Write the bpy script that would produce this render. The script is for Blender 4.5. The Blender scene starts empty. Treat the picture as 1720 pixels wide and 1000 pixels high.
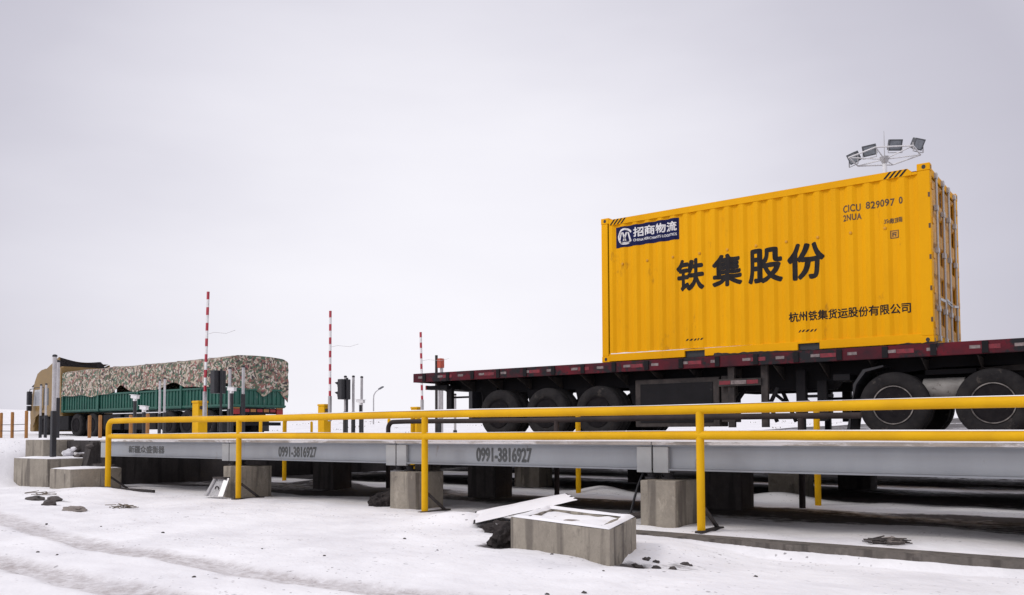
import bpy, bmesh, math, random
from mathutils import Vector, Matrix, noise
random.seed(7)
R = math.radians
scene = bpy.context.scene
COL = scene.collection

# ------------------------------------------------------------------ camera
CAM_Z = 1.13
F, PY, YAW, PIT, ROLL = 1445.758, 661.52, 0.63855, 0.04469, -0.00401
cam_d = bpy.data.cameras.new('camera'); cam = bpy.data.objects.new('camera', cam_d); COL.objects.link(cam)
fw = Vector((-math.sin(YAW)*math.cos(PIT), math.cos(YAW)*math.cos(PIT), math.sin(PIT)))
rt = Vector((math.cos(YAW), math.sin(YAW), 0)); up = rt.cross(fw)
r2 = math.cos(ROLL)*rt + math.sin(ROLL)*up; u2 = -math.sin(ROLL)*rt + math.cos(ROLL)*up
cam.matrix_world = Matrix(((r2.x, u2.x, -fw.x, 0), (r2.y, u2.y, -fw.y, 0), (r2.z, u2.z, -fw.z, CAM_Z), (0, 0, 0, 1)))
cam_d.sensor_fit = 'HORIZONTAL'; cam_d.sensor_width = 36.0
cam_d.lens = F/1720*36.0
cam_d.shift_y = (PY-500)/1720
cam_d.clip_start = 0.05; cam_d.clip_end = 3000
scene.camera = cam

# ------------------------------------------------------------------ world (overcast winter sky)
SUN_EL, SUN_AZ = R(42), R(215)          # azimuth clockwise from +Y: behind the camera, to its left
w = bpy.data.worlds.new('World'); scene.world = w; w.use_nodes = True
nt = w.node_tree; nt.nodes.clear()
def N(tree, kind, **kw):
    n = tree.nodes.new(kind)
    for k, v in kw.items(): setattr(n, k, v)
    return n
out = N(nt, 'ShaderNodeOutputWorld'); mixs = N(nt, 'ShaderNodeMixShader')
sky = N(nt, 'ShaderNodeTexSky', sky_type='NISHITA', sun_disc=False, sun_elevation=SUN_EL, sun_rotation=SUN_AZ, dust_density=4.0)
bg1 = N(nt, 'ShaderNodeBackground'); bg1.inputs['Strength'].default_value = 0.1
bg2 = N(nt, 'ShaderNodeBackground'); bg2.inputs['Strength'].default_value = 1.0
tc = N(nt, 'ShaderNodeTexCoord')
dot = N(nt, 'ShaderNodeVectorMath', operation='DOT_PRODUCT')
gl = (fw*1.0 + rt*(-0.06) + up*0.02).normalized()      # thin bright part of the cloud, low over the plain
dot.inputs[1].default_value = gl
nz = N(nt, 'ShaderNodeTexNoise'); nz.inputs['Scale'].default_value = 2.2; nz.inputs['Detail'].default_value = 4
mp = N(nt, 'ShaderNodeMapping'); mp.inputs['Scale'].default_value = (1, 1, 3.5)
madd = N(nt, 'ShaderNodeMath', operation='MULTIPLY_ADD'); madd.inputs[1].default_value = 0.09; 
msub = N(nt, 'ShaderNodeMath', operation='SUBTRACT'); msub.inputs[1].default_value = 0.045
ramp = N(nt, 'ShaderNodeValToRGB')
cr = ramp.color_ramp
mr = N(nt, 'ShaderNodeMapRange'); mr.inputs['From Min'].default_value = -1; mr.inputs['From Max'].default_value = 1
def pos(d): return (d+1)/2
stops = [(-1, .92), (0.0, .95), (.6, .84), (.80, .585), (.86, .66), (.92, .82), (.965, .94), (1.0, 1.0)]
while len(cr.elements) < len(stops): cr.elements.new(0.5)
for e, (d, v) in zip(cr.elements, stops):
    e.position = pos(d); t = 1-v
    e.color = (v*(1.0-0.03*t), v*(0.985-0.055*t), v*(1.04+0.15*t), 1)
nt.links.new(tc.outputs['Generated'], dot.inputs[0]); nt.links.new(tc.outputs['Generated'], mp.inputs[0])
nt.links.new(mp.outputs[0], nz.inputs['Vector'])
nt.links.new(nz.outputs['Fac'], madd.inputs[0]); nt.links.new(dot.outputs['Value'], madd.inputs[2])
nt.links.new(madd.outputs[0], msub.inputs[0]); nt.links.new(msub.outputs[0], mr.inputs['Value'])
nt.links.new(mr.outputs[0], ramp.inputs[0])
nt.links.new(ramp.outputs[0], bg2.inputs['Color']); nt.links.new(sky.outputs[0], bg1.inputs['Color'])
mixs.inputs[0].default_value = 0.94
nt.links.new(bg1.outputs[0], mixs.inputs[1]); nt.links.new(bg2.outputs[0], mixs.inputs[2]); nt.links.new(mixs.outputs[0], out.inputs[0])

sd = bpy.data.lights.new('sun', 'SUN'); sun = bpy.data.objects.new('sun', sd); COL.objects.link(sun)
sd.energy = 1.15; sd.angle = R(14); sd.color = (1.0, 0.965, 0.92)
dirv = Vector((math.sin(SUN_AZ)*math.cos(SUN_EL), math.cos(SUN_AZ)*math.cos(SUN_EL), math.sin(SUN_EL)))
sun.rotation_euler = dirv.to_track_quat('Z', 'Y').to_euler(); sun.location = (0, 0, 40)
vs = scene.view_settings; vs.view_transform = 'Standard'; vs.look = 'None'; vs.exposure = 0.0; vs.gamma = 1.0

# ------------------------------------------------------------------ materials
def mat(name, c1, c2=None, scale=3.0, rough=0.6, metal=0.0, bump=0.0, stretch=(1, 1, 1), c3=None, s3=0.7, t3=0.62, fine=40.0, spec=0.5, bscale=None):
    """two-tone noise paint + optional third tone (dirt, rust) in patches + fine bump; world-space noise"""
    m = bpy.data.materials.new(name); m.use_nodes = True; t = m.node_tree
    b = t.nodes['Principled BSDF']; b.inputs['Roughness'].default_value = rough; b.inputs['Metallic'].default_value = metal
    b.inputs['Specular IOR Level'].default_value = spec
    g = N(t, 'ShaderNodeNewGeometry'); mp = N(t, 'ShaderNodeMapping'); mp.inputs['Scale'].default_value = stretch
    t.links.new(g.outputs['Position'], mp.inputs[0])
    n1 = N(t, 'ShaderNodeTexNoise'); n1.inputs['Scale'].default_value = scale; n1.inputs['Detail'].default_value = 6; n1.inputs['Roughness'].default_value = .62
    t.links.new(mp.outputs[0], n1.inputs['Vector'])
    rp = N(t, 'ShaderNodeValToRGB'); rp.color_ramp.elements[0].position = .33; rp.color_ramp.elements[1].position = .67
    c2 = c2 or tuple(x*.8 for x in c1)
    rp.color_ramp.elements[0].color = (*c2, 1); rp.color_ramp.elements[1].color = (*c1, 1)
    t.links.new(n1.outputs['Fac'], rp.inputs[0]); col = rp.outputs[0]
    if c3:
        n3 = N(t, 'ShaderNodeTexNoise'); n3.inputs['Scale'].default_value = s3*scale; n3.inputs['Detail'].default_value = 8; n3.inputs['Roughness'].default_value = .7
        ad = N(t, 'ShaderNodeVectorMath', operation='ADD'); ad.inputs[1].default_value = (13.1, 7.7, 3.3)
        t.links.new(mp.outputs[0], ad.inputs[0]); t.links.new(ad.outputs[0], n3.inputs['Vector'])
        r3 = N(t, 'ShaderNodeValToRGB'); r3.color_ramp.elements[0].position = t3; r3.color_ramp.elements[1].position = min(1, t3+.08)
        t.links.new(n3.outputs['Fac'], r3.inputs[0])
        mx = N(t, 'ShaderNodeMix', data_type='RGBA'); mx.inputs[7].default_value = (*c3, 1)
        t.links.new(r3.outputs[0], mx.inputs[0]); t.links.new(col, mx.inputs[6]); col = mx.outputs[2]
    t.links.new(col, b.inputs['Base Color'])
    if bump:
        n2 = N(t, 'ShaderNodeTexNoise'); n2.inputs['Scale'].default_value = bscale or fine; n2.inputs['Detail'].default_value = 4
        t.links.new(g.outputs['Position'], n2.inputs['Vector'])
        bp = N(t, 'ShaderNodeBump'); bp.inputs['Strength'].default_value = bump; bp.inputs['Distance'].default_value = .02
        t.links.new(n2.outputs['Fac'], bp.inputs['Height']); t.links.new(bp.outputs[0], b.inputs['Normal'])
    return m
M = {}
M['yellow_paint'] = mat('yellow_paint', (.74, .41, .002), (.62, .33, .002), 2.0, .60, spec=.2, bump=.10, bscale=18, c3=(.24, .13, .03), s3=4.5, t3=.655)
M['container_yellow'] = mat('container_yellow', (.80, .385, .001), (.69, .32, .001), .8, .6, spec=.12, bump=.06, stretch=(1, 1, .35), c3=(.47, .215, .008), s3=3.0, t3=.62, bscale=7)
M['door_yellow'] = mat('door_yellow', (.64, .30, .008), (.50, .23, .012), 2.5, .5, stretch=(1, 1, .3), c3=(.16, .07, .02), s3=1.6, t3=.60)
def concrete(name, c1, c2, stain):
    m = bpy.data.materials.new(name); m.use_nodes = True; t = m.node_tree; b = t.nodes['Principled BSDF']; b.inputs['Roughness'].default_value = .92; b.inputs['Specular IOR Level'].default_value = .25
    g = N(t, 'ShaderNodeNewGeometry')
    def nz_(sc, st, det=7, rg=.65, off=0):
        mp = N(t, 'ShaderNodeMapping'); mp.inputs['Scale'].default_value = st; mp.inputs['Location'].default_value = (off, off*.7, off*.3)
        n = N(t, 'ShaderNodeTexNoise'); n.inputs['Scale'].default_value = sc; n.inputs['Detail'].default_value = det; n.inputs['Roughness'].default_value = rg
        t.links.new(g.outputs['Position'], mp.inputs[0]); t.links.new(mp.outputs[0], n.inputs['Vector']); return n
    def rp(n, a, b_, ca=(0, 0, 0, 1), cb=(1, 1, 1, 1)):
        r = N(t, 'ShaderNodeValToRGB'); r.color_ramp.elements[0].position = a; r.color_ramp.elements[1].position = b_; r.color_ramp.elements[0].color = ca; r.color_ramp.elements[1].color = cb
        t.links.new(n.outputs['Fac'], r.inputs[0]); return r
    def mixc(f, a, bcol, k=1.0):
        mu = N(t, 'ShaderNodeMath', operation='MULTIPLY'); mu.inputs[1].default_value = k; t.links.new(f, mu.inputs[0])
        mx = N(t, 'ShaderNodeMix', data_type='RGBA'); t.links.new(mu.outputs[0], mx.inputs[0]); t.links.new(a, mx.inputs[6]); mx.inputs[7].default_value = (*bcol, 1); return mx.outputs[2]
    base = rp(nz_(2.6, (1, 1, .8), 9, .72), .32, .68, (*c2, 1), (*c1, 1)).outputs[0]
    c = mixc(rp(nz_(24, (1, 1, 1), 5, .7, 3), .52, .70).outputs[0], base, tuple(x*.55 for x in c1), .45)       # pores
    c = mixc(rp(nz_(7, (1, 1, .10), 3, .5, 9), .53, .63).outputs[0], c, stain, .62)                             # water runs
    c = mixc(rp(nz_(1.5, (1, 1, 1), 8, .75, 5), .58, .66).outputs[0], c, stain, .6)                              # damp patches
    c = mixc(rp(nz_(3.5, (1, 1, .5), 6, .7, 15), .60, .70).outputs[0], c, tuple(min(.55, x*1.45) for x in c1), .6)  # pale bloom
    t.links.new(c, b.inputs['Base Color'])
    n2 = nz_(32, (1, 1, .7), 6); bp = N(t, 'ShaderNodeBump'); bp.inputs['Strength'].default_value = .55; bp.inputs['Distance'].default_value = .02
    t.links.new(n2.outputs['Fac'], bp.inputs['Height']); t.links.new(bp.outputs[0], b.inputs['Normal'])
    return m
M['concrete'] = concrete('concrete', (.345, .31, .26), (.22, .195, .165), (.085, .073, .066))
M['shade_toned_concrete'] = concrete('shade_toned_concrete', (.085, .076, .074), (.05, .045, .046), (.028, .025, .026))  # concrete copy with under-deck shade put into its colour
M['kerb_concrete'] = concrete('kerb_concrete', (.17, .15, .135), (.10, .09, .082), (.055, .048, .045))
M['girder_grey'] = mat('girder_grey', (.31, .33, .365), (.255, .27, .30), 1.2, .5, bump=.05, c3=(.19, .165, .145), s3=3.4, t3=.635, stretch=(1, 1, .35))
M['end_plate_grey'] = mat('end_plate_grey', (.40, .41, .42), (.33, .34, .35), 2, .5, c3=(.30, .26, .22), s3=2.6, t3=.66)
M['deck_steel'] = mat('deck_steel', (.52, .48, .45), (.30, .27, .25), 6, .7, bump=.4, stretch=(.25, 1, 1), c3=(.78, .77, .79), s3=.6, t3=.5)
M['dark_steel'] = mat('dark_steel', (.012, .011, .014), (.007, .007, .009), 3, .75, c3=(.04, .036, .034), s3=2, t3=.64, spec=.2)
M['dusty_steel'] = mat('dusty_steel', (.07, .06, .058), (.028, .025, .026), 5, .8, spec=.2)
M['brown_rail'] = mat('brown_rail', (.045, .033, .032), (.022, .017, .018), 3, .7, spec=.2)
M['bollard'] = mat('bollard_orange', (.36, .16, .035), (.26, .11, .03), 5, .65)
M['tyre'] = mat('tyre_rubber', (.026, .024, .025), (.013, .012, .014), 6, .9, bump=.3, bscale=60, c3=(.055, .048, .045), s3=.8, t3=.60, spec=.2)
M['rim'] = mat('wheel_rim_steel', (.018, .016, .018), (.009, .008, .010), 8, .9, spec=.1, c3=(.05, .043, .04), s3=1.5, t3=.62)
M['rim_edge'] = mat('rim_edge_bare', (.26, .24, .23), (.05, .045, .045), 8, .5, metal=.4)
M['deck_red'] = mat('weathered_red_rail', (.12, .008, .018), (.035, .012, .018), 1.7, .7, c3=(.016, .016, .02), s3=1.1, t3=.50, spec=.2)
M['reflector_white'] = mat('reflector_white', (.27, .22, .22), (.11, .085, .09), 14, .5)
M['reflector_red'] = mat('reflector_red', (.24, .010, .025), (.10, .010, .02), 14, .5)
M['ink'] = mat('lettering_black', (.020, .019, .022), (.032, .028, .026), 9, .8, spec=.08)
M['ink_brown'] = mat('lettering_faded', (.11, .055, .02), (.07, .035, .015), 9, .5)
M['girder_ink'] = mat('girder_lettering', (.045, .05, .055), (.10, .105, .11), 14, .6)
M['sign_blue'] = mat('sign_navy', (.012, .015, .075), (.009, .011, .055), 6, .7, spec=.1)
M['white_paint'] = mat('white_paint', (.74, .73, .75), (.62, .61, .62), 6, .45)
M['galv'] = mat('galvanised_steel', (.46, .45, .46), (.36, .35, .36), 6, .4, metal=.3)
M['grey_tube'] = mat('grey_tube', (.50, .485, .50), (.40, .385, .40), 6, .4)
M['tank_grey'] = mat('tank_grey', (.26, .25, .24), (.17, .16, .155), 6, .6, c3=(.09, .08, .075), s3=2, t3=.58)
M['black'] = mat('black_plastic', (.018, .018, .024), (.012, .012, .016), 5, .5)
M['red_paint'] = mat('red_paint', (.42, .018, .04), (.30, .016, .035), 6, .45)
M['orange_paint'] = mat('orange_paint', (.50, .075, .035), (.38, .06, .03), 6, .5)
M['cab_gold'] = mat('cab_gold', (.24, .145, .038), (.18, .11, .034), 1.5, .35, c3=(.17, .12, .06), s3=3, t3=.62)
M['cab_blue'] = mat('cab_dark', (.05, .06, .09), (.04, .05, .07), 1.5, .35)
M['glass'] = mat('cab_glass', (.03, .035, .045), (.025, .03, .04), 1, .05, spec=.9)
M['glass_pale'] = mat('cab_glass_pale', (.45, .46, .48), (.36, .37, .40), 1, .08, spec=.9)
M['body_green'] = mat('body_green', (.010, .105, .072), (.006, .055, .045), 4, .55, stretch=(3, 1, .5), c3=(.10, .14, .12), s3=1.2, t3=.60)
M['lamp_red'] = mat('tail_lamp_red', (.30, .008, .012), (.20, .008, .012), 5, .25)
M['lamp_amber'] = mat('marker_amber', (.38, .17, .03), (.22, .07, .02), 5, .3)
M['black_sheet'] = mat('black_tarp', (.022, .02, .024), (.035, .03, .034), 4, .6, bump=.5, bscale=8)
M['earth'] = mat('frozen_earth', (.055, .047, .046), (.022, .02, .021), 9, .98, bump=.8, bscale=30, c3=(.5, .48, .5), s3=1.2, t3=.64, spec=.1)
M['stone'] = mat('stone', (.10, .085, .08), (.045, .04, .04), 12, .95, bump=.6, bscale=40)
M['pale_stone'] = mat('pale_stone', (.27, .23, .21), (.16, .14, .13), 12, .95, bump=.6, bscale=40)
M['lamp_glass'] = mat('lamp_glass', (.22, .24, .27), (.15, .165, .19), 8, .15)
M['lamp_case'] = mat('lamp_case', (.10, .105, .12), (.075, .08, .09), 8, .5)
M['dry_stem'] = mat('dry_stems', (.20, .16, .125), (.12, .095, .075), 9, .9)
M['bearing'] = mat('load_cell_dark', (.05, .045, .05), (.03, .027, .03), 12, .7, bump=.4)

# snow (for caps) and ground (snow, wheel-track mask, bare-earth mask that also paints under-deck shade)
def snow_nodes(t, b):
    g = N(t, 'ShaderNodeNewGeometry')
    n1 = N(t, 'ShaderNodeTexNoise'); n1.inputs['Scale'].default_value = .9; n1.inputs['Detail'].default_value = 8
    t.links.new(g.outputs['Position'], n1.inputs['Vector'])
    r = N(t, 'ShaderNodeValToRGB'); r.color_ramp.elements[0].position = .3; r.color_ramp.elements[1].position = .62
    r.color_ramp.elements[0].color = (.735, .72, .75, 1); r.color_ramp.elements[1].color = (.87, .86, .885, 1)
    t.links.new(n1.outputs['Fac'], r.inputs[0])
    b.inputs['Roughness'].default_value = .75; b.inputs['Specular IOR Level'].default_value = .3
    return g, r.outputs[0]
def bump_chain(t, g, b, specs):
    prev = None
    for sc, st, di in specs:
        n = N(t, 'ShaderNodeTexNoise'); n.inputs['Scale'].default_value = sc; n.inputs['Detail'].default_value = 5
        t.links.new(g.outputs['Position'], n.inputs['Vector'])
        bp = N(t, 'ShaderNodeBump'); bp.inputs['Strength'].default_value = st; bp.inputs['Distance'].default_value = di
        t.links.new(n.outputs['Fac'], bp.inputs['Height'])
        if prev: t.links.new(prev.outputs[0], bp.inputs['Normal'])
        prev = bp
    t.links.new(prev.outputs[0], b.inputs['Normal'])
m = bpy.data.materials.new('snow'); m.use_nodes = True; t = m.node_tree; b = t.nodes['Principled BSDF']
g, c = snow_nodes(t, b); t.links.new(c, b.inputs['Base Color']); bump_chain(t, g, b, [(9, .25, .04), (60, .25, .01)])
M['snow'] = m
m = bpy.data.materials.new('snowy_ground'); m.use_nodes = True; t = m.node_tree; b = t.nodes['Principled BSDF']
g, c = snow_nodes(t, b); bump_chain(t, g, b, [(1.3, .30, .14), (6, .28, .05), (26, .30, .018)])
at = N(t, 'ShaderNodeAttribute', attribute_name='soil_shade')
n = N(t, 'ShaderNodeTexNoise'); n.inputs['Scale'].default_value = 7; n.inputs['Detail'].default_value = 9; n.inputs['Roughness'].default_value = .72
mpg = N(t, 'ShaderNodeMapping'); mpg.inputs['Scale'].default_value = (.55, 1, 1)
t.links.new(g.outputs['Position'], mpg.inputs[0]); t.links.new(mpg.outputs[0], n.inputs['Vector'])
s1 = N(t, 'ShaderNodeMath', operation='ADD'); t.links.new(at.outputs['Fac'], s1.inputs[0]); t.links.new(n.outputs['Fac'], s1.inputs[1])
r = N(t, 'ShaderNodeValToRGB'); r.color_ramp.elements[0].position = .80; r.color_ramp.elements[1].position = 1.0   # bare where soil + noise is high
s1b = N(t, 'ShaderNodeMath', operation='MULTIPLY'); s1b.inputs[1].default_value = .8; t.links.new(s1.outputs[0], s1b.inputs[0]); t.links.new(s1b.outputs[0], r.inputs[0])
soilc = N(t, 'ShaderNodeValToRGB'); soilc.color_ramp.elements[0].color = (.035, .031, .034, 1); soilc.color_ramp.elements[1].color = (.13, .115, .115, 1)
n4 = N(t, 'ShaderNodeTexNoise'); n4.inputs['Scale'].default_value = 5; n4.inputs['Detail'].default_value = 8
t.links.new(g.outputs['Position'], n4.inputs['Vector']); t.links.new(n4.outputs['Fac'], soilc.inputs[0])
mx = N(t, 'ShaderNodeMix', data_type='RGBA'); t.links.new(r.outputs[0], mx.inputs[0]); t.links.new(c, mx.inputs[6]); t.links.new(soilc.outputs[0], mx.inputs[7])
# packed, dirtied snow in the wheel tracks
at2 = N(t, 'ShaderNodeAttribute', attribute_name='track')
n5 = N(t, 'ShaderNodeTexNoise'); n5.inputs['Scale'].default_value = 11; n5.inputs['Detail'].default_value = 9; n5.inputs['Roughness'].default_value = .75
t.links.new(g.outputs['Position'], n5.inputs['Vector'])
mm = N(t, 'ShaderNodeMath', operation='MULTIPLY'); r5 = N(t, 'ShaderNodeMapRange'); r5.inputs['From Min'].default_value = .26; r5.inputs['From Max'].default_value = .68
t.links.new(n5.outputs['Fac'], r5.inputs['Value']); t.links.new(r5.outputs[0], mm.inputs[0]); t.links.new(at2.outputs['Fac'], mm.inputs[1])
mx2 = N(t, 'ShaderNodeMix', data_type='RGBA'); mx2.inputs[7].default_value = (.30, .255, .25, 1)
t.links.new(mm.outputs[0], mx2.inputs[0]); t.links.new(mx.outputs[2], mx2.inputs[6])
# little specks of grit on the snow
wn = N(t, 'ShaderNodeTexNoise'); wn.inputs['Scale'].default_value = 22; wn.inputs['Detail'].default_value = 3; t.links.new(g.outputs['Position'], wn.inputs['Vector'])
wp = N(t, 'ShaderNodeVectorMath', operation='MULTIPLY_ADD'); wp.inputs[1].default_value = (.07, .045, 0); t.links.new(wn.outputs['Color'], wp.inputs[0]); t.links.new(g.outputs['Position'], wp.inputs[2])
def specks(scale, rad, dens):
    v = N(t, 'ShaderNodeTexVoronoi'); v.inputs['Scale'].default_value = scale; t.links.new(wp.outputs[0], v.inputs['Vector'])
    sc = N(t, 'ShaderNodeSeparateColor'); t.links.new(v.outputs['Color'], sc.inputs[0])
    a = N(t, 'ShaderNodeMapRange'); a.inputs['From Min'].default_value = rad; a.inputs['From Max'].default_value = rad*.55; t.links.new(v.outputs['Distance'], a.inputs['Value'])
    d = N(t, 'ShaderNodeMath', operation='LESS_THAN'); d.inputs[1].default_value = dens; t.links.new(sc.outputs[0], d.inputs[0])
    mu = N(t, 'ShaderNodeMath', operation='MULTIPLY'); t.links.new(a.outputs[0], mu.inputs[0]); t.links.new(d.outputs[0], mu.inputs[1])
    # patches of more and less grit
    pn = N(t, 'ShaderNodeTexNoise'); pn.inputs['Scale'].default_value = .8; pn.inputs['Detail'].default_value = 4; t.links.new(g.outputs['Position'], pn.inputs['Vector'])
    pr = N(t, 'ShaderNodeMapRange'); pr.inputs['From Min'].default_value = .42; pr.inputs['From Max'].default_value = .58; t.links.new(pn.outputs['Fac'], pr.inputs['Value'])
    m2 = N(t, 'ShaderNodeMath', operation='MULTIPLY'); t.links.new(mu.outputs[0], m2.inputs[0]); t.links.new(pr.outputs[0], m2.inputs[1]); return m2.outputs[0]
sA, sB = specks(7, .16, .42), specks(19, .24, .36)
r6 = N(t, 'ShaderNodeMath', operation='MAXIMUM'); t.links.new(sA, r6.inputs[0]); t.links.new(sB, r6.inputs[1])
r6b = N(t, 'ShaderNodeMath', operation='MULTIPLY'); r6b.inputs[1].default_value = .75; t.links.new(r6.outputs[0], r6b.inputs[0]); r6 = r6b
mx3 = N(t, 'ShaderNodeMix', data_type='RGBA'); mx3.inputs[7].default_value = (.17, .15, .16, 1)
t.links.new(r6.outputs[0], mx3.inputs[0]); t.links.new(mx2.outputs[2], mx3.inputs[6]); t.links.new(mx3.outputs[2], b.inputs['Base Color'])
M['ground'] = m
# camouflage print of the tarpaulin
m = bpy.data.materials.new('camouflage_tarp'); m.use_nodes = True; t = m.node_tree; b = t.nodes['Principled BSDF']; b.inputs['Roughness'].default_value = .8
g = N(t, 'ShaderNodeNewGeometry'); nn = N(t, 'ShaderNodeTexNoise'); nn.inputs['Scale'].default_value = 3.0; nn.inputs['Detail'].default_value = 3
t.links.new(g.outputs['Position'], nn.inputs['Vector'])
ad = N(t, 'ShaderNodeVectorMath', operation='MULTIPLY_ADD'); ad.inputs[1].default_value = (.5, .5, .5)
t.links.new(nn.outputs['Color'], ad.inputs[0]); t.links.new(g.outputs['Position'], ad.inputs[2])
vo = N(t, 'ShaderNodeTexVoronoi'); vo.inputs['Scale'].default_value = 12.5; t.links.new(ad.outputs[0], vo.inputs['Vector'])
sp = N(t, 'ShaderNodeSeparateColor'); t.links.new(vo.outputs['Color'], sp.inputs[0])
rc = N(t, 'ShaderNodeValToRGB'); rc.color_ramp.interpolation = 'CONSTANT'
cc = [(0, (.085, .11, .07)), (.2, (.20, .145, .11)), (.34, (.40, .33, .26)), (.52, (.07, .13, .09)), (.64, (.24, .10, .09)), (.76, (.48, .42, .37)), (.9, (.055, .04, .045))]
while len(rc.color_ramp.elements) < len(cc): rc.color_ramp.elements.new(.5)
for e, (p, c_) in zip(rc.color_ramp.elements, cc): e.position = p; e.color = (*c_, 1)
t.links.new(sp.outputs[0], rc.inputs[0]); t.links.new(rc.outputs[0], b.inputs['Base Color'])
bump_chain(t, g, b, [(5, .5, .06)])
M['camo'] = m

# ------------------------------------------------------------------ mesh helpers
class MB:
    def __init__(s): s.bm = bmesh.new()
    def box(s, x0, x1, y0, y1, z0, z1, bev=0.0):
        r = bmesh.ops.create_cube(s.bm, size=1.0)
        vs_ = r['verts']
        for v in vs_:
            v.co = Vector(((x0+x1)/2+v.co.x*(x1-x0), (y0+y1)/2+v.co.y*(y1-y0), (z0+z1)/2+v.co.z*(z1-z0)))
        if bev:
            es = {e for v in vs_ for e in v.link_edges}
            bmesh.ops.bevel(s.bm, geom=list(es), offset=bev, segments=2, affect='EDGES', profile=.5)
        return s
    def obox(s, p, q, wy, hz, roll=0):
        """square bar from p to q"""
        p, q = Vector(p), Vector(q); d = (q-p); L = d.length
        mt = Matrix.Translation((p+q)/2) @ d.to_track_quat('X', 'Z').to_matrix().to_4x4() @ Matrix.Rotation(roll, 4, 'X') @ Matrix.Diagonal((L, wy, hz, 1))
        bmesh.ops.create_cube(s.bm, size=1.0, matrix=mt); return s
    def tube(s, pts, r, n=10, caps=True):
        pts = [Vector(p) for p in pts]; rings = []
        rr = r if isinstance(r, (list, tuple)) else [r]*len(pts)
        ref = None
        for i, p in enumerate(pts):
            d = (pts[min(i+1, len(pts)-1)]-pts[max(i-1, 0)]).normalized()
            if ref is None: ref = Vector((0, 0, 1)) if abs(d.z) < .9 else Vector((1, 0, 0))
            a = d.cross(ref).normalized(); b_ = a.cross(d).normalized(); ref = b_
            rings.append([s.bm.verts.new(p+(a*math.cos(2*math.pi*k/n)+b_*math.sin(2*math.pi*k/n))*rr[i]) for k in range(n)])
        for A, B in zip(rings, rings[1:]):
            for k in range(n): s.bm.faces.new((A[k], A[(k+1) % n], B[(k+1) % n], B[k]))
        if caps: s.bm.faces.new(rings[0][::-1]); s.bm.faces.new(rings[-1])
        return s
    def prism(s, poly, axis, a, b_):
        """poly: 2-D outline; axis 'y' -> (x,z), 'x' -> (y,z), 'z' -> (x,y)"""
        def P(u, v, h): return (u, h, v) if axis == 'y' else ((h, u, v) if axis == 'x' else (u, v, h))
        A = [s.bm.verts.new(P(u, v, a)) for u, v in poly]; B = [s.bm.verts.new(P(u, v, b_)) for u, v in poly]
        n = len(poly)
        for k in range(n): s.bm.faces.new((A[k], A[(k+1) % n], B[(k+1) % n], B[k]))
        s.bm.faces.new(A[::-1]); s.bm.faces.new(B); return s
    def lathe(s, prof, c, axis='y', n=32, closed=False):
        """prof: (radius, along-axis offset)"""
        rings = []
        for r, h in prof:
            ring = []
            for k in range(n):
                a = 2*math.pi*k/n; u, v = r*math.cos(a), r*math.sin(a)
                co = (c[0]+u, c[1]+h, c[2]+v) if axis == 'y' else ((c[0]+h, c[1]+u, c[2]+v) if axis == 'x' else (c[0]+u, c[1]+v, c[2]+h))
                ring.append(s.bm.verts.new(co))
            rings.append(ring)
        if closed: rings.append(rings[0])
        for A, B in zip(rings, rings[1:]):
            for k in range(n): s.bm.faces.new((A[k], A[(k+1) % n], B[(k+1) % n], B[k]))
        if not closed:
            for ring in (rings[0], rings[-1]): s.bm.faces.new(ring)
        return s
    def grid(s, fn, nu, nv):
        V = [[s.bm.verts.new(fn(i/nu, j/nv)) for j in range(nv+1)] for i in range(nu+1)]
        for i in range(nu):
            for j in range(nv): s.bm.faces.new((V[i][j], V[i+1][j], V[i+1][j+1], V[i][j+1]))
        return s
    def blob(s, c, sx, sy, sz, seed=0, sub=2, amp=.35):
        r = bmesh.ops.create_icosphere(s.bm, subdivisions=sub, radius=1.0)
        for v in r['verts']:
            q_ = v.co+Vector((seed*3.1, seed*1.7, 0)); k = 1+amp*noise.noise(q_*1.7)+amp*.55*noise.noise(q_*4.1)+amp*.35*abs(noise.noise(q_*8.3))-(amp*.25 if noise.noise(q_*2.6) > .2 else 0)
            v.co = Vector((c[0]+v.co.x*sx*k, c[1]+v.co.y*sy*k, c[2]+v.co.z*sz*k))
        return s
    def build(s, name, m, parent=None, smooth=False, **tg):
        bmesh.ops.recalc_face_normals(s.bm, faces=s.bm.faces)
        xs = [v.co for v in s.bm.verts]
        lo = Vector((min(v.x for v in xs), min(v.y for v in xs), min(v.z for v in xs))); hi = Vector((max(v.x for v in xs), max(v.y for v in xs), max(v.z for v in xs)))
        o0 = (lo+hi)/2
        if parent is None: o0.z = lo.z
        for v in s.bm.verts: v.co -= o0
        me = bpy.data.meshes.new(name); s.bm.to_mesh(me); s.bm.free()
        if smooth:
            for p in me.polygons: p.use_smooth = True
            me.set_sharp_from_angle(angle=R(38))
        me.materials.append(M[m] if isinstance(m, str) else m)
        o = bpy.data.objects.new(name, me); COL.objects.link(o)
        if parent: o.parent = parent; o.location = o0 - wl(parent)
        else: o.location = o0
        for k, v in tg.items(): o[k] = v
        return o
def wl(o):
    l = Vector((0, 0, 0))
    while o: l += o.location; o = o.parent
    return l
def thing(name, loc, label, category, group=None):
    o = bpy.data.objects.new(name, None); COL.objects.link(o); o.location = loc; o.empty_display_size = .2
    o['label'] = label; o['category'] = category
    if group: o['group'] = group
    return o
def tag(o, label, category, group=None):
    o['label'] = label; o['category'] = category
    if group: o['group'] = group
    return o
def dup(o, loc=None, parent=None, label=None):
    c = o.copy(); COL.objects.link(c)
    if parent: c.parent = parent
    if loc is not None: c.location = loc
    if label: c['label'] = label
    for ch in o.children: dup(ch, None, c)
    return c
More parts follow.
